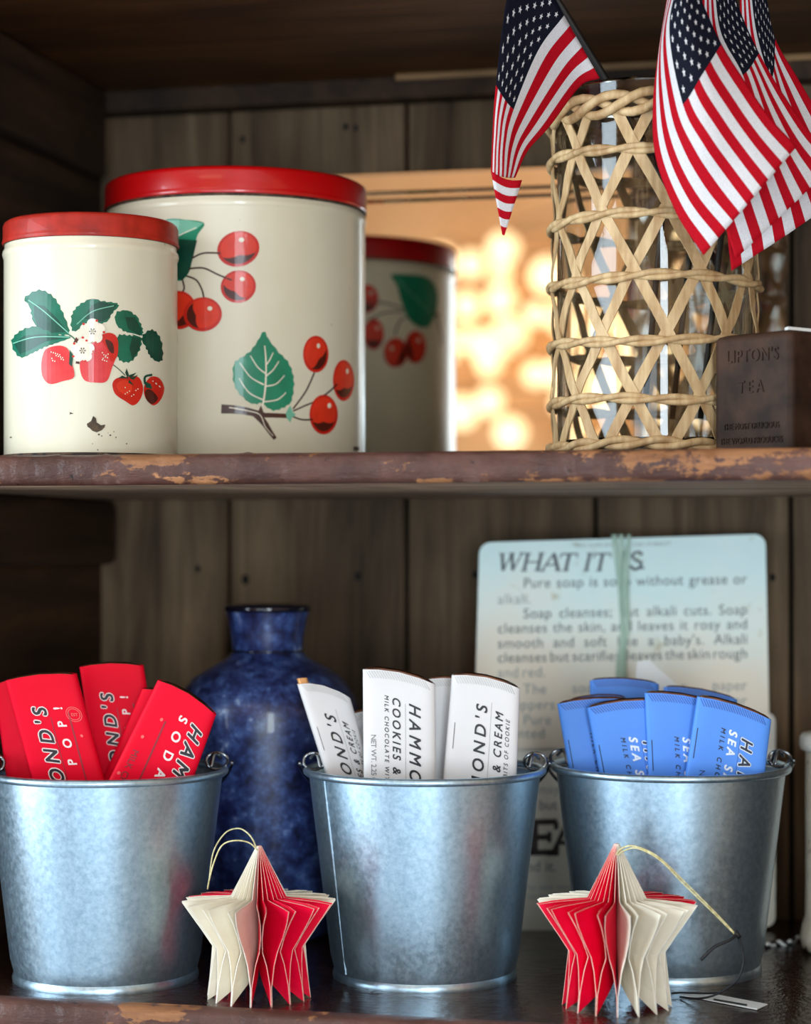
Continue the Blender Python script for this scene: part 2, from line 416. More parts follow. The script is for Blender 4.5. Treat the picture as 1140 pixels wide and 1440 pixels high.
INK = [pm('ink red', (204, 34, 20), (190, 26, 14), rough=.4, coat=.25, spec=.3), pm('ink dark cherry', (84, 22, 12), (66, 18, 10), rough=.4, coat=.25, spec=.3),
       pm('ink green', (14, 132, 98), (8, 116, 84), rough=.4, coat=.25, spec=.3), pm('ink dark green', (8, 72, 54), (4, 56, 42), rough=.4, coat=.25, spec=.3),
       pm('ink brown', (70, 34, 24), (54, 24, 16), rough=.4, coat=.25, spec=.3), pm('ink cream', (238, 226, 204), rough=.4, coat=.25, spec=.3),
       pm('ink pink', (222, 62, 62), (206, 44, 48), rough=.4, coat=.25, spec=.3), pm('ink pale green', (120, 186, 158), (96, 166, 138), rough=.4, coat=.25, spec=.3),
       pm('bare rust', (96, 74, 48), (44, 30, 20), rough=.7, scale=200), pm('ink orange red', (228, 52, 26), rough=.4, coat=.25, spec=.3)]
INK_S = list(INK); INK_S[2] = pm('ink deep leaf green', (10, 104, 78), (6, 88, 64), rough=.4, coat=.25, spec=.3)
RED, DCH, GRN, DGR, BRN, CRM, PNK, PGR, RST, ORG = range(10)

def on_cyl(ax, R_, eps=.00012):
    """sight line -> front of an upright cylinder with axis (xc,depth)"""
    def f(px, py, layer):
        a = (px - CX) / F; r = R_ + eps * layer
        A, B, C = 1 + a * a, -2 * (a * ax[0] + ax[1]), ax[0] ** 2 + ax[1] ** 2 - r * r
        disc = max(B * B - 4 * A * C, 0.0); d = (-B - math.sqrt(disc)) / (2 * A)
        return P(px, py, d)
    return f
def z_at(py, d): return EYE + (HY - py) / F * d

def canister(name, label, px, d, R_, y_lt, y_lb, lidm, lip, sm):
    ax = ((px - CX) / F * d, d); c = W(ax[0], d, ZS)
    t = thing(name, label, 'canister', c, 'cream tin canisters with red lids', TH * 0)
    zf = lambda y: z_at(y, d - R_) - ZS
    zt, zb = zf(y_lt), zf(y_lb)
    prof = [(1e-4, .002), (R_ - .004, .002), (R_ - .001, .0), (R_, .0015), (R_, zb - .012), (R_ + .0006, zb - .0108), (R_ + .0012, zb - .0085), (R_ + .0008, zb - .006), (R_ - .0004, zb - .0045), (R_ - .0006, zb - .0025), (R_ - .0008, zb + .004), (R_ - .004, zb + .005)]
    body = auto(mk('body', *lathe_vf(prof, c, 128), M['cream'], t), 50)
    lr = R_ + lip
    prof = [(R_ - .003, zb + .001), (lr, zb - .001), (lr + .0008, zb + .0005), (lr + .0003, zb + .002), (lr, zb + .004), (lr, zt - .004), (lr - .001, zt - .0015), (lr - .003, zt), (lr - .006, zt - .001), (R_ * .6, zt - .0015), (1e-4, zt - .001)]
    auto(mk('lid', *lathe_vf(prof, c, 128), lidm, t), 60)
    prof = [(R_ - .002, zb - sm), (R_ + lip * .5, zb - sm + .0005), (R_ + lip * .6, zb - .001), (R_ - .002, zb - .0004)]
    mk('lid_seam', *lathe_vf(prof, c, 128), M['rust'], t)
    # base rim
    mk('base_rim', *lathe_vf([(R_ - .001, .0), (R_ + .0008, .0004), (R_ + .0008, .002), (R_ - .0005, .003)], c, 128), M['rust'], t)
    return body, ax
def serr(pts, amp, n=5, k=2):
    q = cr([(a, b, 0) for a, b in pts], n, True); out = []
    cx = sum(p.x for p in q) / len(q); cy = sum(p.y for p in q) / len(q)
    for i, p in enumerate(q):
        v = Vector((p.x - cx, p.y - cy, 0)); v.normalize()
        out.append((p.x + v.x * amp * ((i % k) / max(k - 1, 1) - .3), p.y + v.y * amp * ((i % k) / max(k - 1, 1) - .3)))
    return out

def cherry(p, x, y, rx, ry, rot=0, hl=(.35, -.4), shade=(0, .45), L=2):
    p.ell(x, y, rx, ry, RED, L, rot); p.ell(x, y - ry * .05, rx * .86, ry * .84, ORG, L + 1, rot)
    c, s = math.cos(rot), math.sin(rot)
    def q(u, v): return (x + u * rx * c - v * ry * s, y + u * rx * s + v * ry * c)
    # dark crescent of the printed fruit
    a0 = math.atan2(shade[1], shade[0]); pts = []
    for k in range(13):
        a = a0 - 1.15 + 2.3 * k / 12; pts.append(q(.84 * math.cos(a), .84 * math.sin(a)))
    for k in range(13):
        a = a0 + 1.15 - 2.3 * k / 12; r = .84 - .48 * math.sin(PI * k / 12); pts.append(q(r * math.cos(a), r * math.sin(a)))
    p.poly(pts, DCH, L + 2)
    h = q(*hl); p.ell(h[0], h[1], rx * .13, ry * .13, CRM, L + 3)

t, ax = canister('canister', 'small cream canister with printed strawberries and a faded red lid', 128, 1.66, .0668, 297, 329, M['lid_old'], .0008, .0014)
p = Print()
# leaves
p.poly(serr([(34, 420), (55, 408), (75, 418), (88, 440), (97, 468), (80, 470), (60, 466), (46, 448), (42, 430)], 2), GRN, 1)
p.poly([(48, 428), (62, 430), (80, 448), (95, 467), (72, 468), (54, 462), (48, 446)], DGR, 2)
p.line([(40, 422), (62, 438), (97, 469)], 1.4, PGR, 3)
p.poly(serr([(16, 482), (28, 466), (50, 460), (78, 470), (99, 474), (80, 482), (62, 488), (46, 496), (28, 502)], 2), GRN, 3)
p.poly([(20, 484), (34, 472), (60, 470), (98, 474), (64, 480), (42, 492), (28, 498)], DGR, 4)
p.line([(18, 483), (50, 474), (98, 474)], 1.4, PGR, 5)
p.poly(serr([(100, 448), (108, 432), (126, 422), (146, 424), (166, 428), (158, 440), (146, 454), (126, 453), (104, 466)], 2), GRN, 1)
p.poly([(118, 448), (128, 430), (140, 424), (164, 429), (154, 446), (144, 452)], DGR, 2)
p.line([(108, 456), (130, 438), (160, 430)], 1.3, PGR, 3)
p.poly(serr([(163, 440), (180, 438), (192, 446), (200, 462), (198, 472), (180, 468), (166, 458)], 2), GRN, 1)
p.poly([(176, 446), (190, 446), (199, 464), (197, 472), (180, 462)], DGR, 2)
p.poly(serr([(166, 472), (182, 472), (198, 474), (196, 492), (184, 508), (168, 506), (164, 488)], 2), GRN, 1)
p.poly([(186, 474), (198, 475), (196, 490), (186, 506), (182, 490)], DGR, 2)
p.poly(serr([(200, 474), (214, 464), (226, 478), (228, 506), (214, 504), (206, 490)], 2), DGR, 2)
p.line([(166, 468), (184, 469), (200, 474)], 1.4, CRM, 3)
p.line([(96, 470), (104, 476), (112, 488)], 1.6, GRN, 3)
# big berries
p.smooth([(60, 500), (66, 490), (84, 486), (96, 492), (101, 510), (104, 530), (88, 536), (70, 540), (60, 530), (58, 514)], PNK, 4)
for k in range(14): p.ell(72 + (k * 7) % 18, 495 + (k * 5) % 14, .9, 1.1, CRM, 6, n=6)
p.smooth([(118, 494), (130, 482), (150, 470), (162, 478), (165, 496), (158, 516), (150, 536), (134, 538), (118, 534), (112, 514)], PNK, 4)
p.smooth([(140, 474), (154, 468), (165, 476), (165, 500), (156, 508), (150, 490)], RED, 5)
p.smooth([(148, 478), (158, 482), (160, 496), (154, 494)], DCH, 6)
p.poly([(124, 506), (128, 506), (129, 536), (124, 537)], RED, 5)
for k in range(10): p.ell(144 + (k * 5) % 9, 496 + (k * 4) % 13, .9, 1.1, CRM, 6, n=6)
p.poly([(98, 492), (103, 500), (101, 516), (97, 512)], DGR, 5)
p.poly([(110, 500), (112, 512), (106, 511)], DCH, 7); p.poly([(107, 474), (112, 480), (103, 482)], DCH, 7)
# blossoms
def blossom(x, y, r):
    for k in range(5):
        a = -PI / 2 + 2 * PI * k / 5; p.ell(x + r * .6 * math.cos(a), y + r * .6 * math.sin(a), r * .48, r * .48, CRM, 8, n=14)
    for k in range(6):
        a = 2 * PI * k / 6; p.ell(x + r * .22 * math.cos(a), y + r * .22 * math.sin(a), r * .07, r * .07, BRN, 9, n=6)
    for k in range(5):
        a = -PI / 2 + 2 * PI * (k + .3) / 5; p.ell(x + r * .95 * math.cos(a), y + r * .95 * math.sin(a), r * .12, r * .1, RED, 9, n=8)
blossom(130, 466, 17); blossom(116, 493, 16)
# small berries
p.line([(158, 512), (168, 520), (176, 528)], 1.2, DGR, 3)
p.smooth([(158, 540), (164, 532), (178, 530), (194, 530), (201, 544), (198, 560), (188, 570), (176, 564), (162, 554)], RED, 4)
p.smooth([(164, 540), (176, 534), (186, 544), (180, 556), (168, 550)], ORG, 5)
for k in range(8): p.ell(176 + (k * 6) % 21, 545 + (k * 5) % 13, .8, 1, CRM, 6, n=6)
for q in ([(180, 534), (176, 524), (178, 518), (181, 526)], [(180, 532), (166, 532), (172, 528)], [(182, 532), (194, 527), (188, 534)], [(182, 534), (188, 542), (180, 538)], [(180, 528), (192, 524), (184, 532)]): p.poly(q, DGR, 7)
p.smooth([(204, 540), (212, 530), (224, 532), (231, 546), (226, 562), (216, 570), (206, 562), (202, 550)], RED, 5)
p.smooth([(204, 550), (212, 548), (222, 560), (214, 568), (206, 562)], DCH, 6)
p.line([(204, 540), (204, 530), (214, 527)], 3.0, DGR, 7); p.poly([(203, 536), (212, 540), (214, 547), (205, 545)], DGR, 7)
for k in range(5): p.ell(215 + (k * 5) % 11, 536 + (k * 4) % 9, .8, 1, CRM, 8, n=6)
p.build('strawberry_print', on_cyl(ax, .0668), INK_S, t, step=6); p = Print()
# chip of bare metal
p.poly([(122, 596), (128, 592), (131, 585), (135, 588), (136, 594), (142, 598), (148, 597), (147, 601), (143, 605), (136, 608), (130, 606), (126, 602), (123, 600)], RST, 3)
for x, y, r in ((139, 611, 1.6), (143, 613, 1), (155, 612, 1.4), (160, 607, .9), (163, 615, 1), (178, 624, 1.1), (15, 615, 1.3), (130, 624, .8), (152, 609, .6)): p.ell(x, y, r, r * .8, RST, 3, n=7)
p.build('rust_chips', on_cyl(ax, .0668), INK, t, step=6)

t, ax = canister('canister', 'large cream canister with printed cherries and a bright red lid', 332, 1.81, .1095, 232, 269, M['lid_red'], .0012, .0034)
p = Print()
# lower spray: leaf, twig, three cherries
leaf = [(371, 466), (378, 478), (392, 496), (404, 508), (411, 524), (413, 540), (411, 558), (406, 568), (396, 574), (384, 577), (372, 570), (368, 566), (358, 568), (346, 562), (334, 550), (328, 534), (329, 512), (338, 504), (352, 494), (362, 480)]
p.poly(serr(leaf, 1.6, 3), GRN, 1)
p.line([(372, 486), (374, 510), (373, 545), (369, 572)], 1.6, CRM, 3, 2.6)
for q in ([(352, 500), (362, 516), (373, 525)], [(337, 510), (352, 530), (371, 541)], [(336, 532), (350, 552), (369, 562)], [(384, 496), (378, 508), (373, 514)], [(392, 508), (384, 520), (374, 529)], [(400, 528), (388, 540), (374, 543)], [(402, 552), (390, 562), (371, 565)]): p.line(q, 1.2, CRM, 3, 2.0)
p.line([(311, 575), (330, 576), (350, 579), (372, 585)], 13, BRN, 2, 9); p.line([(362, 584), (382, 584), (405, 585)], 7, BRN, 2, 6); p.line([(360, 582), (371, 594), (379, 606), (387, 617)], 11, BRN, 2, 5); p.poly([(362, 580), (367, 570), (371, 581)], BRN, 2)
p.line([(322, 573), (345, 577), (365, 583), (373, 600), (384, 613)], 1.6, CRM, 3, .8)
p.poly([(402, 580), (408, 570), (412, 580), (416, 583), (410, 588), (408, 594), (403, 588)], PGR, 4)
for q in ([(412, 575), (430, 550), (442, 524)], [(412, 578), (430, 570), (440, 566)], [(456, 556), (466, 548), (474, 540)], [(410, 585), (424, 590), (440, 590)]): p.line(q, 2.2, BRN, 3)
cherry(p, 444, 498, 18, 26, 0, (.2, -.45), (.55, .6)); cherry(p, 483, 535, 15, 29, 0, (.35, -.45), (.1, 1)); cherry(p, 455, 583, 20, 28, 0, (.4, -.45), (0, 1))
p.poly([(497, 628), (505, 628), (505, 634), (497, 634)], RST, 3)
p.build('cherry_print', on_cyl(ax, .1095), INK, t, step=6); p = Print()
# upper spray: leaf and cherries
p.smooth([(232, 310), (262, 309), (287, 314), (278, 330), (274, 345), (270, 366), (266, 382), (256, 394), (246, 392), (236, 372), (228, 340)], GRN, 1)
p.poly([(236, 340), (248, 336), (277, 338), (271, 364), (266, 382), (256, 394), (244, 390)], DGR, 2)
p.poly([(232, 310), (262, 309), (286, 314), (276, 322), (250, 332), (236, 330)], PGR, 2)
p.line([(238, 338), (258, 328), (276, 320)], 1.2, CRM, 3)
for q in ([(270, 363), (286, 356), (310, 356)], [(265, 378), (286, 377), (306, 386), (326, 394)], [(262, 388), (276, 394), (284, 408), (287, 422)], [(256, 392), (259, 404), (257, 410)]): p.line(q, 2.4, BRN, 3)
cherry(p, 335, 350, 30, 25, -.25, (.25, -.45), (-.1, 1)); cherry(p, 335, 403, 25, 23, -.2, (.3, -.4), (-.7, .7))
cherry(p, 252, 436, 24, 27, 0, (-.6, -.6), (.2, .3)); cherry(p, 285, 442, 27, 24, -.1, (.4, -.3), (-1, .1), 6)
p.build('cherry_print', on_cyl(ax, .1095), INK, t, step=6)
# the back of the tin carries the same spray (it shows in the mirror)
mY0 = 1.919; mtilt = math.radians(0.4)                 # mirror foot and lean
def on_back_px(px, py, layer):                          # sight line -> mirror -> back of the tin
    o_ = Vector((0, 0, EYE)); v = (P(px, py, 1.0) - o_).normalized()
    n_ = Vector((0, -math.cos(mtilt), math.sin(mtilt))); m0 = Vector((0, mY0, ZS))
    h_ = o_ + v * ((m0 - o_).dot(n_) / v.dot(n_)); r_ = v - n_ * 2 * v.dot(n_)
    cB = W(ax[0], ax[1], 0); r0 = .1095 + .00012 * layer; q_ = h_ - cB
    A = r_.x ** 2 + r_.y ** 2; B = 2 * (q_.x * r_.x + q_.y * r_.y); C = q_.x ** 2 + q_.y ** 2 - r0 * r0
    d_ = (-B - math.sqrt(max(B * B - 4 * A * C, 0))) / (2 * A); return h_ + r_ * d_
bl = [(550, 387), (570, 386), (600, 390), (614, 408), (614, 434), (604, 458), (590, 460), (574, 448), (564, 424), (558, 402)]
q = Print(); q.smooth(bl, GRN, 1); q.line([(556, 390), (585, 420), (606, 440)], 1.4, PGR, 3)
for s_ in ([(505, 424), (540, 426), (566, 434)], [(520, 450), (540, 440), (568, 438)], [(555, 470), (562, 452), (572, 446)], [(608, 438), (625, 450), (640, 470)], [(612, 442), (620, 470), (620, 486)]): q.line(s_, 2.2, BRN, 3)
cherry(q, 556, 496, 17, 21, 0, (-.3, -.3), (.8, .3)); cherry(q, 584, 488, 15, 23, 0, (.3, -.4), (-.8, .3), 6); cherry(q, 620, 504, 11, 20, 0); cherry(q, 525, 470, 15, 22, 0); cherry(q, 516, 420, 16, 20, 0)
def hidden(vs):
    for v in vs:
        h_ = on_back_px(v.x, v.y, 1); cB = W(ax[0], ax[1], 0); a = (h_ - cB).xy.normalized(); b_ = (-cB).xy.normalized()
        if a.dot(b_) > .02: return False
    return True
q.items = [it for it in q.items if hidden(it[0])]
q.build('cherry_print', on_back_px, INK, t, step=8)

# ------------------------------------------------------------------ mirror leaning on the back boards
M['mirror'], nt, b = base_mat('silvered mirror glass')
b.inputs['Metallic'].default_value = 1; b.inputs['Roughness'].default_value = .012
rr = ramp(nt, noise_n(nt, coords(nt), 9, 3), [(.3, (.90, .86, .79, 1)), (.7, (.94, .91, .85, 1))]); nt.links.new(rr.outputs[0], b.inputs['Base Color'])
M['mirror_edge'] = pm('mirror edge', (120, 110, 90), rough=.3, metal=.5)
mx0, mx1 = -0.62, ray_at_Y(1104, 430, 1.90).x
zt_m = z_at(237, 1.95) - ZS
def mir(x, h, off=0.0):                           # h along the glass, off toward the viewer
    return Vector((x, mY0 + h * math.sin(mtilt) - off * math.cos(mtilt), ZS + h * math.cos(mtilt) + off * math.sin(mtilt)))
mt = thing('mirror', 'large frameless mirror between the big canister and the vase', 'mirror', mir((mx0 + mx1) / 2, 0))
V, Fc = [], []
H_ = zt_m
V = [mir(mx0, 0), mir(mx1, 0), mir(mx1, H_), mir(mx0, H_), mir(mx0, 0, -.005), mir(mx1, 0, -.005), mir(mx1, H_, -.005), mir(mx0, H_, -.005)]
mk('mirror_glass', V, [(0, 1, 2, 3), (5, 4, 7, 6), (0, 4, 5, 1), (1, 5, 6, 2), (2, 6, 7, 3), (3, 7, 4, 0)], [M['mirror'], M['mirror_edge']], mt, [0, 1, 1, 1, 1, 1], smooth=False)
# two engraved lines below the top edge: shallow V strips standing a hair off the glass
for h0 in (H_ - .020, H_ - .0275):
    V = []; prof = [(0, .0001), (.0018, .0009), (.0036, .0001)]
    for x in (mx0, mx1):
        for dh, of in prof: V.append(mir(x, h0 + dh, of))
    mk('bevel_line', V, [(0, 3, 4, 1), (1, 4, 5, 2)], M['mirror'], mt, smooth=False)

# ------------------------------------------------------------------ cane-wrapped glass vase
VD, VR = 1.66, .0786
vax = ((920 - CX) / F * VD, VD); vc = W(vax[0], VD, ZS)
VH = z_at(104, VD - VR) - ZS
M['glass'], nt, b = base_mat('clear glass')
b.inputs['Base Color'].default_value = (.97, .985, .97, 1); b.inputs['Transmission Weight'].default_value = 1; b.inputs['Roughness'].default_value = 0; b.inputs['IOR'].default_value = 1.45
bump(nt, b, noise_n(nt, coords(nt, (1, 1, .6)), 16, 2), .03, .003)
M['cane'] = pm('pale cane', (206, 174, 128), (170, 132, 88), rough=.6, scale=25, stretch=(6, 6, 1), bmp=.3)
vt = thing('vase', 'tall clear glass vase wrapped in open woven cane', 'vase', vc)
ro = VR - .003
prof = [(1e-4, .0), (ro - .004, .0), (ro - .0005, .003), (ro, .008), (ro, VH - .002), (ro - .0015, VH), (ro - .003, VH - .002), (ro - .0032, .014), (ro - .008, .009), (1e-4, .009)]
auto(recalc(mk('glass', *lathe_vf(prof, vc, 128), M['glass'], vt)), 12)
yrings = [206, 300, 388, 477, 560]
zr_ = [z_at(y, VD - VR) - ZS for y in yrings]
a_front = math.atan2(-CT, ST)   # azimuth on the vase that faces the camera (W direction -depth)
def vcirc(a, r, z): return Vector((vc.x + r * math.cos(a), vc.y + r * math.sin(a), vc.z + z))
# diagonal splints
zt_, zb_ = z_at(150, VD - VR) - ZS, .012
NS = 10; sp_ = (zr_[0] - zr_[4]) / 4; tw = math.radians(36) / (2 * sp_) * (zt_ - zb_); f0 = (zt_ - zr_[0] - .004) / (zt_ - zb_)
for sgn in (1, -1):
    for k in range(NS):
        a0 = a_front + math.radians(18) - sgn * tw * f0 + 2 * PI * k / NS
        V, Fc = [], []; n = 34
        for i in range(n + 1):
            f = i / n; z = zt_ + (zb_ - zt_) * f; a = a0 + sgn * tw * f
            wv = noise.noise(Vector((k * 3.1, f * 5, sgn))) * .015
            rr_ = VR + (.0006 if sgn > 0 else .0002) + .0008 * math.sin(f * 40 + k)
            # ribbon width direction is tangent to the cylinder, perpendicular to the strand
            slope = math.atan2(tw * VR * sgn, (zb_ - zt_)); hw = .0044 * (1 + .15 * noise.noise(Vector((k, f * 9, 2))))
            for s_ in (-1, 1):
                for r2 in (0, .0011):
                    dt = s_ * hw / abs(math.cos(PI - slope)) * .92
                    V.append(vcirc(a + wv + dt / VR, rr_ + r2, z))
        for i in range(n):
            b0, b1 = i * 4, i * 4 + 4
            Fc += [(b0 + 1, b1 + 1, b1 + 3, b0 + 3), (b0, b0 + 2, b1 + 2, b1), (b0, b1, b1 + 1, b0 + 1), (b0 + 2, b0 + 3, b1 + 3, b1 + 2)]
        mk('cane_splint', V, Fc, M['cane'], vt, smooth=False)
def twist_ring(z, rr0, strands, turns, amp, nm, flat=1.0, ph=0.0):
    out = []
    for s_ in range(strands):
        pts = []
        n = turns * 12
        for i in range(n):
            a = 2 * PI * i / n; tph = turns * a + 2 * PI * s_ / strands + ph
            pts.append(vcirc(a, VR + .0022 + amp * .8 * math.cos(tph), z + amp * flat * math.sin(tph) + .0012 * math.sin(3 * a + z * 40)))
        out.append(tube_vf(pts, rr0, 8, True))
    return mk(nm, *join(out), M['cane'], vt)
for i, z in enumerate(zr_): twist_ring(z, .0025, 2, 7, .0017, 'cane_band', 1.25, ph=i)
twist_ring(z_at(141, VD - VR) - ZS, .0036, 3, 6, .0040, 'cane_rim_braid', 1.8)
twist_ring(.008, .0030, 2, 8, .0022, 'cane_foot_braid', 1.3)

# ------------------------------------------------------------------ flags
def cloth(name, c, c2):
    m, nt, b = base_mat(name)
    v = coords(nt); f = noise_n(nt, v, 900, 2); r = ramp(nt, f, [(.3, lin(c2)), (.7, lin(c))])
    nt.links.new(r.outputs[0], b.inputs['Base Color']); b.inputs['Roughness'].default_value = .8; b.inputs['Specular IOR Level'].default_value = .15
    tr = nt.nodes.new('ShaderNodeBsdfTranslucent'); nt.links.new(r.outputs[0], tr.inputs[0])
    ms = nt.nodes.new('ShaderNodeMixShader'); ms.inputs[0].default_value = .18
    out = nt.nodes['Material Output']; nt.links.new(b.outputs[0], ms.inputs[1]); nt.links.new(tr.outputs[0], ms.inputs[2]); nt.links.new(ms.outputs[0], out.inputs[0])
    bump(nt, b, f, .15, .0005); return m
FM = [cloth('flag red cotton', (190, 8, 30), (172, 2, 22)), cloth('flag white cotton', (226, 220, 220), (210, 204, 204)), cloth('flag navy cotton', (20, 22, 38), (14, 16, 28))]
M['stick'] = pm('black flag stick', (20, 17, 16), (30, 24, 20), rough=.5)
def lag(ks, x):          # piecewise catmull weights on non-uniform knots -> cubic hermite value function
    def f(vals):
        n = len(ks)
        i = max(0, min(n - 2, next((j for j in range(n - 1) if x <= ks[j + 1]), n - 2)))
        h = ks[i + 1] - ks[i]; t_ = (x - ks[i]) / h
        def tan(j):
            if j == 0: return (vals[1] - vals[0]) / (ks[1] - ks[0])
            if j == n - 1: return (vals[-1] - vals[-2]) / (ks[-1] - ks[-2])
            return (vals[j + 1] - vals[j - 1]) / (ks[j + 1] - ks[j - 1])
        m0, m1 = tan(i) * h, tan(i + 1) * h
        return vals[i] * (2 * t_ ** 3 - 3 * t_ ** 2 + 1) + m0 * (t_ ** 3 - 2 * t_ ** 2 + t_) + vals[i + 1] * (-2 * t_ ** 3 + 3 * t_ ** 2) + m1 * (t_ ** 3 - t_ ** 2)
    return f
def flag(label, us, vs, grid, stick, fold=None, u1=1.0):
    G = [[P(*c) for c in row] for row in grid]       # rows over u, columns over v
    def S(u, v):
        col = [lag(vs, v)(row) for row in G]; return lag(us, u)(col)
    def nrm(u, v):
        e = .01; a = S(min(u + e, 1), v) - S(max(u - e, 0), v); b_ = S(u, min(v + e, 1)) - S(u, max(v - e, 0))
        return a.cross(b_).normalized()
    t = thing('flag', label, 'flag', P(*stick[0]), 'small American flags in the cane vase')
    nu, nv = 40, 52; V, Fc, idx = [], [], []
    for i in range(nu + 1):
        for j in range(nv + 1): V.append(S(u1 * i / nu, j / nv))
    for i in range(nu):
        for j in range(nv):
            Fc.append((i * (nv + 1) + j, i * (nv + 1) + j + 1, (i + 1) * (nv + 1) + j + 1, (i + 1) * (nv + 1) + j))
            u, v = (i + .5) / nu, (j + .5) / nv
            idx.append(2 if (u < .4 and v < 7 / 13) else (0 if int(v * 13) % 2 == 0 else 1))
    if fold:                                           # the folded-over fly end
        o0 = len(V); L0, L1, R0, R1 = [P(*c) for c in fold]; nr = 28
        for i in range(nr + 1):
            f = i / nr; a, c = L0.lerp(L1, f), R0.lerp(R1, f)
            for j in range(7):
                s_ = j / 6; q_ = a.lerp(c, s_); q_.z -= .003 * math.sin(PI * s_) * (1 - f); V.append(q_)
        for i in range(nr):
            for j in range(6): Fc.append((o0 + i * 7 + j, o0 + i * 7 + j + 1, o0 + i * 7 + 8 + j, o0 + i * 7 + 7 + j)); idx.append(0 if (i // 4) % 2 == 0 else 1)
    o = mk('cloth', V, Fc, FM, t, idx)
    m = o.modifiers.new('solid', 'SOLIDIFY'); m.thickness = .0005; m.offset = 0
    # stars on both faces
    V, Fc = [], []
    for side in (1, -1):
        for r in range(9):
            nn = 6 if r % 2 == 0 else 5
            for k in range(nn):
                cu = (.4 / 12) * ((2 * k + 1) if nn == 6 else (2 * k + 2)); cv = (7 / 13) / 10 * (r + 1)
                o0 = len(V); pts = []
                for q_ in range(10):
                    a = PI / 2 + 2 * PI * q_ / 10; rad = .0205 * (1 if q_ % 2 == 0 else .42)
                    uu, vv = cu + rad * math.sin(a - PI / 2) / 1.5, cv - rad * math.cos(a - PI / 2)
                    uu = max(.0, min(uu, .42)); vv = max(0, vv)
                    V.append(S(uu, vv) + nrm(uu, vv) * .0008 * side)
                V.append(S(cu, cv) + nrm(cu, cv) * .0008 * side)
                for q_ in range(10): Fc.append((o0 + q_, o0 + (q_ + 1) % 10, o0 + 10))
    mk('stars', V, Fc, FM[1], o, smooth=False)
    a, b_ = P(*stick[0]), P(*stick[1])
    mk('stick', *tube_vf([a.lerp(b_, i / 8) for i in range(9)], max(.0024, 0.003 if fold else 0), 10), M['stick'], t)
    return t

us6 = [0, .2, .4, .6, .8, 1]; v5 = [0, .27, .54, .77, 1]
gB = [[(965, -50, 1.545), (961, -45, 1.542), (957, -40, 1.545), (950, -40, 1.55), (944, -40, 1.56)],
      [(990, 10, 1.535), (964, 28, 1.528), (941, 42, 1.535), (930, 60, 1.55), (926, 72, 1.56)],
      [(1014, 62, 1.53), (987, 105, 1.518), (960, 147, 1.522), (934, 152, 1.54), (918, 150, 1.555)],
      [(1046, 113, 1.525), (1021, 162, 1.515), (988, 202, 1.515), (950, 216, 1.53), (922, 222, 1.545)],
      [(1082, 165, 1.52), (1053, 207, 1.515), (1020, 248, 1.518), (980, 274, 1.525), (951, 300, 1.535)],
      [(1120, 206, 1.52), (1085, 247, 1.515), (1050, 288, 1.515), (1020, 323, 1.52), (989, 359, 1.525)]]
flag('front flag on the right of the vase, hanging flat and fully striped', us6, v5, gB, [(905, 585, 1.67), (972, -150, 1.56)])
v3 = [0, .54, 1]
gC = [[(1020, -50, 1.58), (1003, -45, 1.575), (988, -40, 1.58)], [(1040, 15, 1.575), (1012, 42, 1.565), (988, 60, 1.57)], [(1067, 75, 1.57), (1044, 106, 1.56), (992, 135, 1.565)],
      [(1098, 128, 1.565), (1064, 175, 1.555), (998, 215, 1.56)], [(1138, 185, 1.56), (1084, 238, 1.552), (1012, 292, 1.557)], [(1180, 224, 1.558), (1106, 296, 1.55), (1034, 364, 1.555)]]
flag('middle flag on the right, half hidden behind the front flag', us6, v3, gC, [(945, 585, 1.69), (1024, -150, 1.585)])
gD = [[(1065, -60, 1.615), (1052, -50, 1.61), (1040, -40, 1.61)], [(1078, 0, 1.61), (1062, 40, 1.60), (1040, 60, 1.60)], [(1090, 55, 1.605), (1082, 118, 1.595), (1038, 150, 1.595)],
      [(1120, 108, 1.60), (1092, 190, 1.588), (1030, 230, 1.59)], [(1162, 178, 1.595), (1104, 262, 1.585), (1022, 312, 1.588)], [(1210, 256, 1.592), (1118, 322, 1.582), (1028, 381, 1.585)]]
flag('rearmost flag at far right edge, its striped end hanging lowest', us6, v3, gD, [(985, 585, 1.68), (1070, -150, 1.62)])
u4 = [0, .2, .4, .7, 1]; v4 = [0, .27, .54, .77, 1]
gA = [[(735, -80, 1.60), (768, -25, 1.60), (793, 22, 1.60), (818, 66, 1.603), (843, 110, 1.606)],
      [(712, 0, 1.585), (735, 45, 1.588), (756, 72, 1.592), (790, 98, 1.602), (815, 122, 1.612)],
      [(697, 120, 1.575), (708, 138, 1.575), (722, 154, 1.58), (746, 168, 1.592), (774, 176, 1.605)],
      [(692, 195, 1.572), (700, 197, 1.572), (711, 200, 1.575), (726, 206, 1.585), (742, 212, 1.594)],
      [(690, 242, 1.57), (698, 246, 1.57), (708, 249, 1.572), (716, 250, 1.577), (724, 250, 1.582)]]
flag('single flag hanging limp off the left side of the vase', u4, v4, gA, [(1010, 370, 1.70), (728, -90, 1.60)],
     fold=[(690, 240, 1.566), (706, 330, 1.57), (734, 253, 1.572), (709, 331, 1.57)])

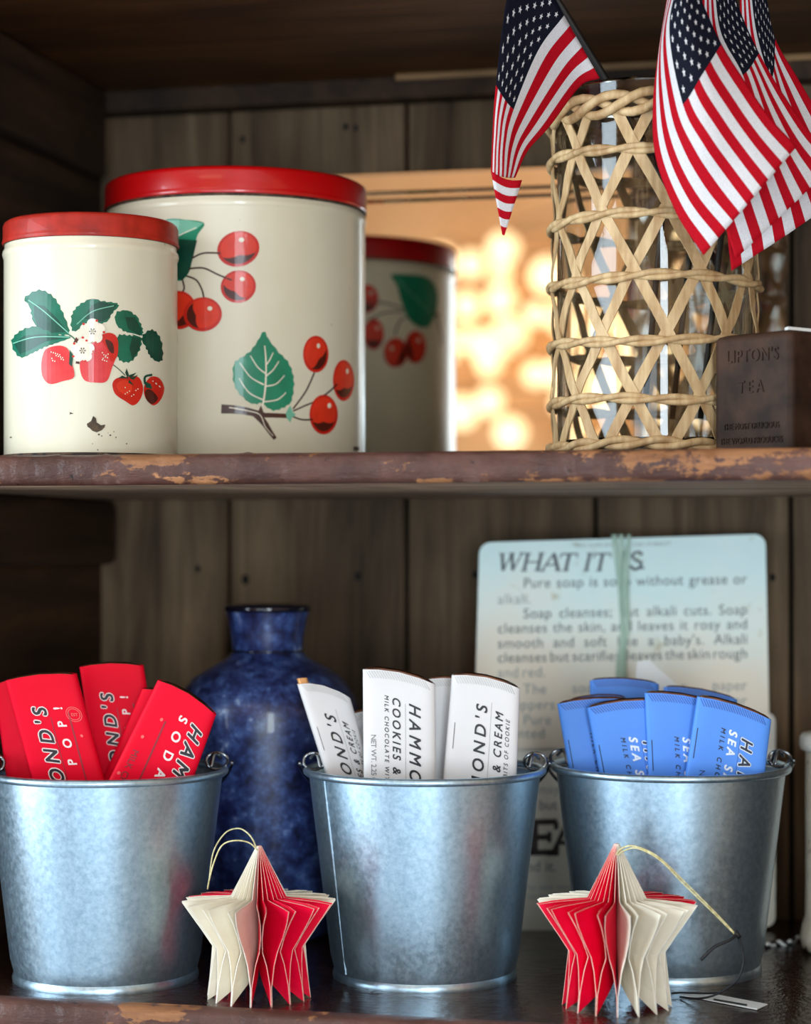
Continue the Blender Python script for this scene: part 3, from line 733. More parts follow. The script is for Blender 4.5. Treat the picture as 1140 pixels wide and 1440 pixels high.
# ------------------------------------------------------------------ tea tin at the right
M['tin'] = pm('dark patinated tin', (66, 44, 32), (38, 25, 18), rough=.6, metal=0, scale=40, bmp=.2, spec=.18)
zt_ = EYE + (770 - 462) / F * 1.52
aN = W((1112 - CX) / F * 1.52, 1.52, ZS); aL = W((1002 - CX) / F * 1.575, 1.575, ZS)
ex = (aN - aL); wT = ex.length; ex.normalize(); ey = Vector((-ex.y, ex.x, 0)); hT = zt_ - ZS
tin = thing('tea_tin', 'small dark metal tea tin with embossed lettering at the right end of shelf', 'tin', aN)
def tin_box(u0, u1, v0, v1, z0, z1, r, nm, mat):
    n = 8; ring = []
    for (cx, cy, a0) in ((u0 + r, v0 + r, PI), (u1 - r, v0 + r, 1.5 * PI), (u1 - r, v1 - r, 0), (u0 + r, v1 - r, .5 * PI)):
        for k in range(n + 1):
            a = a0 + .5 * PI * k / n; ring.append((cx + r * math.cos(a), cy + r * math.sin(a)))
    V, Fc = [], []; m = len(ring)
    lv = [(z0, 0), (z1 - r, 0), (z1 - .6 * r, .06 * r), (z1 - .25 * r, .3 * r), (z1, r)]
    cu, cv = (u0 + u1) / 2, (v0 + v1) / 2
    for z, ins in lv:
        for (u, v) in ring:
            su, sv = (u - cu) * (1 - ins / ((u1 - u0) / 2)), (v - cv) * (1 - ins / ((v1 - v0) / 2))
            V.append(aL + ex * (cu + su) + ey * (cv + sv) + Vector((0, 0, z)))
    for i in range(len(lv) - 1):
        for k in range(m): Fc.append((i * m + k, i * m + (k + 1) % m, (i + 1) * m + (k + 1) % m, (i + 1) * m + k))
    Fc.append(tuple(reversed(range(m)))); Fc.append(tuple((len(lv) - 1) * m + k for k in range(m)))
    return auto(mk(nm, V, Fc, mat, tin), 50)
tinb = tin_box(0, wT, 0, wT * .75, 0, hT, .006, 'body', M['tin'])
p = Print()
def tl(s_, x, z, size, sp=1.15): p.text(s_, x * wT, z * hT, size * hT, 0, 1, 0, 0, 0, sp, flip=1, align='CENTER', sx=.8)
def on_tin(u, v, l): return aL + ex * u + ey * (-.0006) + Vector((0, 0, v))
for a_ in (("LIPTON'S", .52, .76, .15, 1.15), ('TEA', .5, .50, .15, 1.5), ('THE MOST DELICIOUS', .5, .20, .075, 1.0), ('THE WORLD PRODUCES', .5, .08, .075, 1.0)):
    p = Print(); tl(*a_); o = p.build('embossed_lettering', on_tin, [M['tin']], tinb)
    mm = o.modifiers.new('solid', 'SOLIDIFY'); mm.thickness = .0008; mm.offset = 0
M['paper'] = pm('white paper', (238, 238, 234), (228, 228, 224), rough=.7, scale=8)
c0 = aN + Vector((0, 0, hT))
q0 = [c0 - ex * .012 + ey * .012, c0 + ex * -.004 + ey * .006, c0 + ex * .028 + ey * .05, c0 + ex * .0 + ey * .05]
crd = mk('paper_card', [a + Vector((0, 0, z)) for z in (0, .0022) for a in (c0 - ex * .014 + ey * .01, c0 - ex * .006 + ey * .004, c0 - ex * .003 + ey * .055, c0 - ex * .014 + ey * .055)],
   [(3, 2, 1, 0), (4, 5, 6, 7), (0, 1, 5, 4), (1, 2, 6, 5), (2, 3, 7, 6), (3, 0, 4, 7)], M['paper'], smooth=False, base=c0)
tag(crd, 'white paper card lying on top of the dark tea tin', 'card')

# ------------------------------------------------------------------ galvanised buckets
def galv(name):
    m, nt, b = base_mat(name)
    v = coords(nt); vo = N(nt, 'ShaderNodeTexVoronoi', Scale=170); nt.links.new(v, vo.inputs['Vector'])
    f = noise_n(nt, v, 230, 4, .7); f2 = noise_n(nt, v, 12, 3)
    r = ramp(nt, f, [(.3, lin((160, 186, 204))), (.7, lin((190, 212, 226)))])
    nt.links.new(r.outputs[0], b.inputs['Base Color'])
    ad = N(nt, 'ShaderNodeMath', operation='MULTIPLY_ADD'); nt.links.new(vo.outputs['Color'], ad.inputs[0]); ad.inputs[1].default_value = .12; nt.links.new(f, ad.inputs[2])
    rr = ramp(nt, ad.outputs[0], [(.3, (.28, .28, .28, 1)), (.8, (.40, .40, .40, 1))]); nt.links.new(rr.outputs[0], b.inputs['Roughness'])
    b.inputs['Metallic'].default_value = .92
    bump(nt, b, f2, .06, .004); return m
M['galv'] = galv('galvanised steel')
M['wire'] = pm('bright steel wire', (176, 180, 184), (140, 146, 152), rough=.25, metal=1)
M['kraft'] = pm('kraft paper filling', (150, 120, 84), (110, 84, 56), rough=.8)
BH, RB, RT = .1635, .0705, .0915
def bucket_proto(c):
    t = thing('bucket', '', 'bucket', c, 'galvanised buckets of chocolate bars')
    prof = [(1e-4, .004), (RB - .004, .004), (RB - .001, .0), (RB + .0012, .0), (RB + .0016, .0025), (RB + .001, .005), (RB + .0002, .0065),
            (RB + .0002 + .003, .018), (RT - .001, BH - .006), (RT - .0014, BH - .006), (RT - .0022, BH - .008), (RB + .001, .010), (RB - .004, .006), (1e-4, .006)]
    bd = auto(mk('body', *lathe_vf(prof, c, 128), M['galv'], t), 40)
    rim = [(RT + .0008 + .0030 * math.cos(a), BH - .003 + .0030 * math.sin(a)) for a in [2 * PI * k / 10 for k in range(10)]]
    mk('rim', *lathe_vf(rim, c, 128, True), M['galv'], t)
    # seam, 58 degrees left of the front
    a = -PI / 2 - math.radians(58); V = []
    for z, r in ((.008, RB + .0012), (BH - .006, RT - .0006)):
        for da, dr in ((-.022, 0), (-.012, .0009), (.012, .0009), (.022, 0)): V.append((c[0] + (r + dr) * math.cos(a + da), c[1] + (r + dr) * math.sin(a + da), c[2] + z))
    mk('seam', V, [(0, 1, 5, 4), (1, 2, 6, 5), (2, 3, 7, 6)], M['galv'], bd, smooth=False)
    cc = Vector(c)
    for s_ in (-1, 1):
        r = RT - .002
        ring = [cc + Vector((s_ * (r - .003 + .0085 * math.cos(k)), 0.0 + .002 * math.sin(2 * k), BH + .004 + .0065 * math.sin(k))) for k in [2 * PI * i / 20 for i in range(20)]]
        vf = [tube_vf(ring, .0013, 8, True)]
        tri = [(-.008, -.011, .000), (-.005, -.006, .010), (.0, 0, .006), (-.005, .006, .010), (-.008, .011, .000)]
        vf.append(tube_vf(cr([cc + Vector((s_ * (r + x), y, BH + z)) for x, y, z in tri], 5), .0012, 8))
        mk('ear', *join(vf), M['wire'], t)
    pts = []
    for k in range(41):
        ph = PI * k / 40; L = RT + .0065
        pts.append(cc + Vector((L * math.cos(ph), L * 1.0 * math.sin(ph) * .86, BH + .003 - .50 * L * math.sin(ph))))
    mk('bail_handle', *tube_vf(pts, .0014, 8), M['wire'], t)
    prof = [(1e-4, .082), (RB * .7, .080), (RB + .007, .078), (RB + .008, .080), (RB * .8, .094), (RB * .5, .090), (1e-4, .097)]
    mk('paper_filling', *lathe_vf(prof, c, 40), M['kraft'], t)
    return t
def copy_tree(o, parent=None):
    c = o.copy(); COL.objects.link(c)
    if parent: c.parent = parent
    for ch in [k for k in bpy.data.objects if k.parent == o]: copy_tree(ch, c)
    return c
BK = [(149, 1.665), (597, 1.672), (942, 1.697)]
def bc(i): return W((BK[i][0] - CX) / F * BK[i][1], BK[i][1], 0)
b2 = bucket_proto(bc(1)); b2['label'] = 'galvanised bucket of white wrapped chocolate bars, in the middle'; b2.rotation_euler.z = TH
b1 = copy_tree(b2); b1.location = bc(0); b1.rotation_euler.z = TH + PI + .12; [setattr(k, 'rotation_euler', (0, 0, PI)) for k in bpy.data.objects if k.parent == b1 and k.name.startswith('bail')]; b1['label'] = 'galvanised bucket of red wrapped chocolate bars, at the left'
b3 = copy_tree(b2); b3.location = bc(2); b3.rotation_euler.z = TH + PI - .05; [setattr(k, 'rotation_euler', (0, 0, PI)) for k in bpy.data.objects if k.parent == b3 and k.name.startswith('bail')]; b3['label'] = 'galvanised bucket of blue wrapped chocolate bars, at the right'

# ------------------------------------------------------------------ chocolate bars
WR = {'red': pm('red wrapper paper', (228, 2, 42), (218, 1, 34), rough=.55, scale=10, spec=.12),
      'white': pm('white wrapper paper', (228, 222, 220), (218, 212, 210), rough=.55, scale=10, spec=.3),
      'blue': pm('blue wrapper paper', (88, 146, 230), (80, 136, 222), rough=.5, scale=10, spec=.3)}
M['foil'] = pm('copper brown foil', (110, 66, 40), (60, 36, 24), rough=.35, metal=.6, scale=60)
M['foil_gold'] = pm('gold foil', (226, 168, 110), (180, 120, 70), rough=.35, metal=.5, scale=60)
LM = {'red': [pm('print black', (24, 14, 18), rough=.5), pm('print white', (246, 222, 218), rough=.5), pm('print dark red', (150, 6, 30), rough=.5), pm('print coral', (244, 92, 88), rough=.5)],
      'white': [pm('print charcoal', (28, 25, 26), rough=.5), pm('print pale grey', (176, 172, 170), rough=.5), pm('print mid grey', (110, 106, 106), rough=.5), pm('print hatch grey', (200, 196, 192), rough=.5)],
      'blue': [pm('print navy', (18, 26, 52), rough=.5), pm('print white on blue', (236, 240, 246), rough=.5), pm('print deep blue', (42, 84, 158), rough=.5), pm('print hatch blue', (44, 92, 176), rough=.5)]}
def sup(a, e1, e2):
    c, s = math.cos(a), math.sin(a)
    return math.copysign(abs(c) ** e1, c), math.copysign(abs(s) ** e2, s)
E1, E2 = .30, .62
def bar(label, kind, quad, d, th=.0095, bow=.0028, gold=False, letters=None, tilt=.012, dr=0.0, hatch=True, foil=True):
    """quad: TL,TR,BR,BL sight points; d: depth at the top; tilt: how much nearer/further the foot; dr: extra depth of the right side"""
    TL, TR, BR, BL = P(*quad[0], d), P(*quad[1], d + dr), P(*quad[2], d + tilt + dr), P(*quad[3], d + tilt)
    w = ((TR - TL).length + (BR - BL).length) / 2; h = ((BL - TL).length + (BR - TR).length) / 2
    nn = (TR - TL).cross(BL - TL).normalized()
    if nn.dot(W(0, -1, 0)) < 0: nn.negate()
    def base(s_, t_): return TL.lerp(TR, s_).lerp(BL.lerp(BR, s_), t_)
    def S(s_, t_, off):
        tt = t_ - bow / h * 4 * s_ * (1 - s_) * (1 - t_)
        return base(s_, tt) + nn * off
    def yf(s_):
        x = min(abs(2 * s_ - 1), 1.0); c = x ** (1 / E1); return max(1 - c * c, 0) ** (E2 / 2)
    foot = S(.5, 1, 0)
    t = thing('chocolate_bar', label, 'chocolate bar', foot, {'red': 'red wrapped chocolate bars', 'white': 'white wrapped chocolate bars', 'blue': 'blue wrapped chocolate bars'}[kind])
    n, rows = 44, 14
    V, Fc = [], []
    for i in range(rows + 1):
        for k in range(n):
            x, y = sup(2 * PI * k / n, E1, E2); V.append(S((x + 1) / 2, i / rows, y * th / 2))
    for i in range(rows):
        for k in range(n): l = (k + 1) % n; Fc.append((i * n + k, (i + 1) * n + k, (i + 1) * n + l, i * n + l))
    Fc.append(tuple(range(n))); Fc.append(tuple(rows * n + k for k in reversed(range(n))))
    wrp = auto(recalc(mk('wrapper', V, Fc, WR[kind], t)), 50)
    if foil:
        V, Fc = [], []
        for e, sh in ((.010, .93), (-.0006, .93), (-.0012, .85)) if kind != 'red' else ((.010, .9), (-.0001, .9), (-.0003, .8)):
            for k in range(n):
                x, y = sup(2 * PI * k / n, E1, E2); V.append(S((x * sh + 1) / 2, e / h, y * th * .9 * sh / 2))
        for i in range(2):
            for k in range(n): l = (k + 1) % n; Fc.append((i * n + k, (i + 1) * n + k, (i + 1) * n + l, i * n + l))
        Fc.append(tuple(2 * n + k for k in range(n)))
        if gold: V = [S(((j % n) and 0) + (sup(2 * PI * (j % n) / n, E1, E2)[0] * .9 + 1) / 2 * .24 + .01, (.010, -.0035, -.0042)[j // n] / h, sup(2 * PI * (j % n) / n, E1, E2)[1] * th * .42 * .5) for j in range(3 * n)]
        auto(recalc(mk('foil_wrap', V, Fc, M['foil_gold'] if gold else M['foil'], t)), 50)
    p = Print()
    if hatch and kind != 'red':
        m_ = int(w / .0024)
        for k in range(m_):
            x0 = .002 + (w - .0085) * k / m_; p.poly([(x0, .0008), (x0 + .0010, .0008), (x0 + .0046, .0062), (x0 + .0036, .0062)], 3, 1)
    if letters: letters(p, w, h)
    def on_bar(x, y, layer):
        s_ = min(max(x / w, 0), 1); return S(s_, y / h, yf(s_) * th / 2 + .00012 * layer)
    if p.items: p.build('lettering', on_bar, LM[kind], wrp, step=.004)
    return t
UP, DN = -PI / 2, PI / 2          # lettering that reads upward / downward
def out_text(p, s_, x, y, size, rot, bold=.028, shear=.22, space=1.35, halo=.05, align='LEFT'):
    p.text(s_, x, y, size, 1, 2, rot, bold, shear, space, extra=halo, align=align); p.text(s_, x, y, size, 0, 4, rot, bold, shear, space, align=align)

def red_up(start_big, big, mid, start_mid, seal=False):
    def f(p, w, h):
        out_text(p, big, w * .46, start_big * h, w * .27, UP, space=1.55, align='RIGHT')
        p.text(mid, w * .69, start_mid * h, w * .17, 1, 2, UP, .03, 0, 2.9, align='RIGHT')
        p.line([(w * .50, h * .25), (w * .50, h * .98)], .0006, 2, 1); p.line([(w * .76, h * .22), (w * .76, h * .98)], .0012, 2, 1)
        if seal:
            for r in (.105, .08):
                q = [(w * .83 + w * r * math.cos(a), h * .235 + w * r * math.sin(a)) for a in [2 * PI * k / 24 for k in range(25)]]
                for k in range(24): p.line([q[k], q[k + 1]], .0005, 3, 1)
            p.text('EST', w * .79, h * .245, w * .06, 3, 2, 0, .02)
            p.ell(w * .86, h * .36, w * .02, w * .02, 3, 2)
    return f
def red_dn(p, w, h):
    out_text(p, "HAMMOND'S", w * .72, h * .14, w * .27, DN, space=1.5)
    p.text('SODA', w * .52, h * .14, w * .18, 1, 2, DN, .03, 0, 2.4)
    p.line([(w * .36, h * .22), (w * .36, h * .98)], .0014, 2, 1)
    p.text('MILK CHOCOLATE', w * .12, h * .45, w * .12, 2, 2, DN, .02)
    for x, y in ((.30, .22), (.16, .36), (.08, .62)): p.ell(w * x, h * y, w * .022, w * .022, 3, 2)

bar('red chocolate bar leaning left at the left rim of the red bucket, mostly cut off', 'red', [(-8, 964), (62, 952), (106, 1190), (22, 1190)], 1.668, tilt=0)
bar('red chocolate bar with black and white upright lettering, second from left', 'red', [(8, 957), (108, 948), (170, 1185), (72, 1190)], 1.632, bow=.003,
    letters=red_up(.19, "HAMMOND'S", 'SODA POP!', .19, True))
bar('red chocolate bar standing tallest, behind the other red bars', 'red', [(112, 938), (202, 936), (240, 1180), (148, 1182)], 1.668, bow=.003, letters=red_up(.17, "HAMMOND'S", 'SODA POP!', .18))
bar('red chocolate bar tucked just behind the rightmost one, only its left edge visible', 'red', [(200, 968), (262, 985), (236, 1185), (112, 1170)], 1.650)
bar('red chocolate bar leaning right with lettering reading downward', 'red', [(222, 956), (304, 1005), (236, 1195), (122, 1160)], 1.625, bow=.004, letters=red_dn)

def white_dn(p, w, h):
    p.text("HAMMOND'S", w * .64, h * .155, w * .225, 0, 2, DN, .022, .2, 1.5)
    p.line([(w * .585, h * .17), (w * .585, h * .98)], .0004, 1, 1)
    p.text('COOKIES & CREAM', w * .41, h * .14, w * .155, 0, 2, DN, .024, .2, 1.38)
    p.text('MILK CHOCOLATE WITH BITS OF COOKIE', w * .30, h * .135, w * .08, 0, 2, DN, .018, .2, 1.4)
    p.text('NET WT. 2.25 OZ.', w * .11, h * .355, w * .10, 2, 2, DN, 0, 0, .9)
def white_up(yb, k=1.0):
    def f(p, w, h):
        p.text("HAMMOND'S", w * .54, yb * h, w * .225 * k, 0, 2, UP, .022, .2, 1.5, align='RIGHT')
        p.line([(w * .60, h * .14), (w * .60, h * .98)], .0004, 1, 1)
        p.text('COOKIES & CREAM', w * .77, (yb + .02) * h, w * .155, 0, 2, UP, .024, .2, 1.38, align='RIGHT')
        p.text('MILK CHOCOLATE WITH BITS OF COOKIE', w * .87, (yb + .05) * h, w * .08, 0, 2, UP, .018, .2, 1.4, align='RIGHT')
        p.line([(w * .10, h * .27), (w * .10, h * .42)], .0006, 2, 2)
    return f
bar('white chocolate bar leaning left at the left rim, with a gold foil tip', 'white', [(418, 962), (492, 982), (552, 1190), (488, 1182)], 1.655, bow=.005, gold=True, dr=.012, letters=white_up(.19, 1.3))
bar('sliver of a white chocolate bar between the leaning one and the tall one', 'white', [(474, 1010), (545, 1000), (548, 1185), (492, 1185)], 1.690, tilt=0)
bar('tall white chocolate bar with lettering reading downward, middle of the bucket', 'white', [(510, 941), (612, 962), (613, 1195), (512, 1195)], 1.635, bow=.004, letters=white_dn)
bar('white chocolate bar set back between the two large lettered white bars', 'white', [(602, 955), (690, 962), (690, 1185), (604, 1185)], 1.675, tilt=0)
bar('white chocolate bar at the right with lettering reading upward', 'white', [(635, 949), (731, 968), (722, 1192), (614, 1192)], 1.640, bow=.004, letters=white_up(.165))

def blue_dn(y0, big=True):
    def f(p, w, h):
        if big: out_text(p, "HAMMOND'S", w * .64, y0 * h, w * .215, DN, space=1.6, halo=.05)
        p.text('SEA SALT', w * .47, (y0 - .03) * h, w * .15, 1, 2, DN, .035, .2, 1.5)
        p.text('MILK CHOCOLATE', w * .36, (y0 - .03) * h, w * .085, 0, 2, DN, .03, .2, 1.7)
        p.text('NET WT.', w * .16, (y0 + .27) * h, w * .10, 0, 2, DN, 0, 0, 1)
        p.line([(w * .62, y0 * h), (w * .62, h * .98)], .0004, 2, 1)
        p.line([(w * .06, y0 * h), (w * .06, (y0 + .20) * h)], .0007, 0, 1)
    return f
bar('blue chocolate bar tallest at the back left of the blue bucket', 'blue', [(829, 957), (926, 962), (922, 1185), (834, 1185)], 1.735, tilt=-.01)
bar('blue chocolate bar at the back right, its copper foil end showing', 'blue', [(933, 966), (1036, 984), (1028, 1185), (934, 1185)], 1.728, tilt=-.01)
bar('small edge of a blue chocolate bar showing above the left ones', 'blue', [(800, 985), (881, 981), (900, 1185), (826, 1185)], 1.712, tilt=-.01)
bar('leftmost blue chocolate bar, leaning left, lettering partly covered', 'blue', [(783, 990), (888, 984), (925, 1185), (818, 1185)], 1.684, tilt=0, letters=blue_dn(.26, False))
bar('blue chocolate bar second from left in the front row', 'blue', [(825, 995), (930, 985), (970, 1190), (862, 1190)], 1.666, tilt=.006, letters=blue_dn(.27))
bar('blue chocolate bar in the centre of the front row', 'blue', [(906, 974), (1012, 990), (1024, 1192), (916, 1192)], 1.657, tilt=.006, letters=blue_dn(.30))
bar('rightmost blue chocolate bar, tilted right, black and white letters', 'blue', [(980, 979), (1084, 1012), (1062, 1192), (948, 1192)], 1.640, tilt=.01, bow=.003, letters=blue_dn(.20))

# ------------------------------------------------------------------ blue stoneware bottle
def stoneware():
    m, nt, b = base_mat('mottled blue glaze')
    f = noise_n(nt, coords(nt), 75, 8, .75); f2 = noise_n(nt, coords(nt, (1, 1, .6)), 16, 5, .7)
    r = ramp(nt, f, [(.34, lin((18, 22, 44))), (.48, lin((44, 58, 110))), (.60, lin((70, 98, 156))), (.70, lin((176, 196, 222)))])
    r2 = ramp(nt, f2, [(.38, (.42, .34, .46, 1)), (.6, (1.1, 1.1, 1.1, 1))])
    nt.links.new(mixc(nt, 1, r.outputs[0], r2.outputs[0], 'MULTIPLY'), b.inputs['Base Color'])
    b.inputs['Roughness'].default_value = .32; b.inputs['Coat Weight'].default_value = .3
    bump(nt, b, f, .15, .002); return m
M['stone'] = stoneware()
M['stone_dark'] = pm('dark glazed lip', (14, 16, 30), rough=.15, coat=.5)
SD = 1.845; sax = W((376 - CX) / F * SD, SD, 0); s_ = SD / F
zz = lambda y: EYE - (y - HY) * s_
vs_ = thing('bottle', 'dark blue mottled stoneware bottle standing behind the red and white buckets', 'bottle', sax)
prof = [(1e-4, .002), (84 * s_, .002), (92 * s_, .006), (100 * s_, zz(1280)), (112 * s_, zz(1180)), (121 * s_, zz(1080)), (127 * s_, zz(1020)), (127 * s_, zz(995)), (121 * s_, zz(975)), (104 * s_, zz(952)), (78 * s_, zz(936)), (58 * s_, zz(926)), (50 * s_, zz(917)),
        (48.5 * s_, zz(915)), (49.5 * s_, zz(913)), (51 * s_, zz(895)), (55 * s_, zz(872)), (59 * s_, zz(859))]
o = auto(mk('body', *lathe_vf(prof, sax, 96), M['stone'], vs_), 70)
prof = [(59 * s_, zz(860)), (61 * s_, zz(858)), (61 * s_, zz(853)), (58 * s_, zz(850)), (50 * s_, zz(852)), (44 * s_, zz(880)), (42 * s_, zz(915)), (1e-4, zz(916))]
mk('lip', *lathe_vf(prof, sax, 96), M['stone_dark'], vs_)
mk('neck_groove', *lathe_vf([(48 * s_, zz(917.5)), (50.2 * s_, zz(916.4)), (50.2 * s_, zz(914)), (48 * s_, zz(913))], sax, 96), M['stone_dark'], vs_)

# ------------------------------------------------------------------ old soap booklet tied with ribbon
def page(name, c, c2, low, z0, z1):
    # old paper: mint stock that shifts to cream toward its lower half
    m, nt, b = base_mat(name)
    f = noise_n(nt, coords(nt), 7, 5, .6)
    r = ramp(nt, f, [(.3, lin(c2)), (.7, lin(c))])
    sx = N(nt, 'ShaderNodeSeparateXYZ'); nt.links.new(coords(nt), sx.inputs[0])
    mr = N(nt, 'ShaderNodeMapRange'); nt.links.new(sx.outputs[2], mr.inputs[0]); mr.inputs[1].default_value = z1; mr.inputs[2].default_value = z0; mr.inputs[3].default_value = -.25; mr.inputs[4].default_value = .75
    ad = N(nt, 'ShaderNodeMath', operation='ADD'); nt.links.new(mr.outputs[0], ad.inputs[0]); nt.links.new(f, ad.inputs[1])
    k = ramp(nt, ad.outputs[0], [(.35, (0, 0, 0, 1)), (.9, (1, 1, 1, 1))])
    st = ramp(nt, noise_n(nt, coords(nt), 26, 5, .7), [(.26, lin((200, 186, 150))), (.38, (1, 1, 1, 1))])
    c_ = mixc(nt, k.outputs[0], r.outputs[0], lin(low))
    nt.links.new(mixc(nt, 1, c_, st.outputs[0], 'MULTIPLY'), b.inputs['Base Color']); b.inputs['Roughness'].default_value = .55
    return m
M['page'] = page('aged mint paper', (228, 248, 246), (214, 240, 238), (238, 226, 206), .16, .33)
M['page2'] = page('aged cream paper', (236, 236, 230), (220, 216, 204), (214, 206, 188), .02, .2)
M['inkk'] = pm('faded black ink', (70, 80, 86), (104, 112, 114), rough=.7, scale=60)
M['inkg'] = pm('pale grey ink', (140, 150, 148), (164, 172, 168), rough=.7, scale=60)
M['inkb'] = pm('bold black ink', (44, 36, 34), (60, 50, 44), rough=.7)
def mkribbon():
    m, nt, b = base_mat('sheer pale green ribbon')
    r = ramp(nt, noise_n(nt, coords(nt, (8, 8, 1)), 30, 3), [(.3, lin((150, 186, 164))), (.7, lin((196, 220, 200)))]); nt.links.new(r.outputs[0], b.inputs['Base Color'])
    b.inputs['Alpha'].default_value = .72; b.inputs['Roughness'].default_value = .5; return m
M['ribbon'] = mkribbon()
bk = thing('booklet', 'old pale mint soap booklet page reading WHAT IT IS, tied with ribbon', 'booklet', P(880, 1308, 1.868))
def slab(quad_px, dt, db, th, r, nm, mat, curl=0.0):
    """quad TL,TR,BR,BL ; depth at top / bottom"""
    TL, TR, BR, BL = P(*quad_px[0], dt), P(*quad_px[1], dt), P(*quad_px[2], db), P(*quad_px[3], db)
    nn = (BL - TL).cross(TR - TL).normalized()
    if nn.dot(W(0, -1, 0)) < 0: nn.negate()
    w, h = (TR - TL).length, (BL - TL).length
    def S(u, v, off): return TL.lerp(TR, u / w).lerp(BL.lerp(BR, u / w), v / h) + nn * (off + curl * (v / h) ** 3)
    ring = []
    for (cx, cy, a0) in ((r, r, PI), (w - r, r, 1.5 * PI), (w - r, h - r, 0), (r, h - r, .5 * PI)):
        for k in range(7): a = a0 + .5 * PI * k / 6; ring.append((cx + r * math.cos(a), cy + r * math.sin(a)))
    V = [S(u, v, 0) for u, v in ring] + [S(u, v, -th) for u, v in ring]; m = len(ring)
    Fc = [tuple(range(m)), tuple(reversed(range(m, 2 * m)))] + [(k, m + k, m + (k + 1) % m, (k + 1) % m) for k in range(m)]
    o = recalc(mk(nm, V, Fc, mat, bk, smooth=False))
    return S, w, h, o
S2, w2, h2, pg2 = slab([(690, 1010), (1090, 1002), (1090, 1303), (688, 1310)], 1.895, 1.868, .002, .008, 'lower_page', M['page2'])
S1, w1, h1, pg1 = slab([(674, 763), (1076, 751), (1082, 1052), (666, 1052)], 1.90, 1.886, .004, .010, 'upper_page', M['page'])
def inv(quad, w, h):
    # pixel -> page coordinates (close enough to affine)
    (x0, y0), (x1, y1), (x2, y2), (x3, y3) = quad
    def f(px, py):
        v = .5; u = .5
        for _ in range(12):
            xa, xb = x0 + (x3 - x0) * v, x1 + (x2 - x1) * v; u = (px - xa) / (xb - xa)
            ya, yb = y0 + (y1 - y0) * u, y3 + (y2 - y3) * u; v = (py - ya) / (yb - ya)
        return u * w, v * h
    return f
# serif capitals drawn as strokes
SER = {'W': [((0, 1), (.25, 0), 1), ((.25, 0), (.48, 1), .45), ((.48, 1), (.72, 0), 1), ((.72, 0), (.98, 1), .45)], 'H': [((.12, 0), (.12, 1), 1), ((.78, 0), (.78, 1), 1), ((.12, .5), (.78, .5), .45)],
       'A': [((.05, 0), (.45, 1), .5), ((.45, 1), (.85, 0), 1.1), ((.2, .33), (.7, .33), .45)], 'T': [((.42, 0), (.42, 1), 1), ((.0, .97), (.84, .97), .5), ((.02, .97), (.0, .72), .4), ((.82, .97), (.84, .72), .4)],
       'I': [((.2, 0), (.2, 1), 1)], 'E': [((.12, 0), (.12, 1), 1), ((.0, .96), (.72, .96), .6), ((.12, .5), (.55, .5), .6), ((.0, .04), (.74, .04), .6), ((.7, .96), (.7, .72), .5), ((.72, .04), (.72, .28), .5), ((.53, .66), (.53, .34), .45)],
       'S': None, '.': [((.1, .02), (.1, .14), 1.2)]}
SERF = {'W': [(0, 1), (.48, 1), (.98, 1)], 'H': [(.12, 0), (.12, 1), (.78, 0), (.78, 1)], 'A': [(.05, 0), (.85, 0)], 'T': [(.42, 0)], 'I': [(.2, 0), (.2, 1)], 'E': []}
def serif(p, ch, x, y, size, st, mat, slant=0.0):
    def q(a, b): return (x + (a * 1.2 + slant * b) * size, y - b * size)
    if ch == 'S':
        p.line([q(.62, .80), q(.45, .98), q(.2, .9), (q(.14, .72)), q(.35, .52), q(.6, .34), q(.55, .1), q(.3, .0), q(.06, .2)], st * size * .9, mat, 2); return
    for a, b, k in SER[ch]: p.line([q(*a), q(*b)], st * size * k, mat, 2)
    for a, b in SERF.get(ch, []): p.line([q(a - .15, b), q(a + .15, b)], st * size * .4, mat, 2)
qd1 = [(674, 763), (1076, 751), (1082, 1052), (666, 1052)]
iv = inv(qd1, w1, h1); p = Print()
sc_ = w1 / 404
for ch, x in (('W', 700), ('H', 733), ('A', 760), ('T', 783), ('I', 818), ('T', 830), ('I', 868), ('S', 883), ('.', 900)):
    u, v = iv(x, 803 if x < 860 else 801); serif(p, ch, u, v, 24 * sc_, .19, 0, .22 if x < 880 else .1)
lines = [(827, 735, 1050, ['Pure', 'soap', 'is', 'soap', 'without', 'grease', 'or'], 0), (850, 699, 748, ['alkali.'], 1), (870, 735, 1050, ['Soap', 'cleanses;', 'but', 'alkali', 'cuts.', 'Soap'], 0),
         (891, 699, 1050, ['cleanses', 'the', 'skin,', 'and', 'leaves', 'it', 'rosy', 'and'], 0), (912, 699, 1050, ['smooth', 'and', 'soft', 'like', 'a', "baby's.", 'Alkali'], 0),
         (932, 699, 1050, ['cleanses', 'but', 'scarifies,', 'leaves', 'the', 'skin', 'rough'], 0), (953, 699, 762, ['and', 'red.'], 1), (976, 735, 1050, ['The', 'soaps', 'in', 'the', 'paper'], 1),
         (998, 699, 1050, ['wrappers', 'are', 'not', 'scented', 'or'], 1), (1019, 735, 1050, ['Pure', 'and', 'plain,', 'without'], 1), (1038, 699, 1050, ['scented', 'oils', 'and', 'dyes'], 1)]
def wid(s_): 
    vs, _ = text_geo(s_, .0, 0, 1.05, 'LEFT'); return max(v[0] for v in vs)
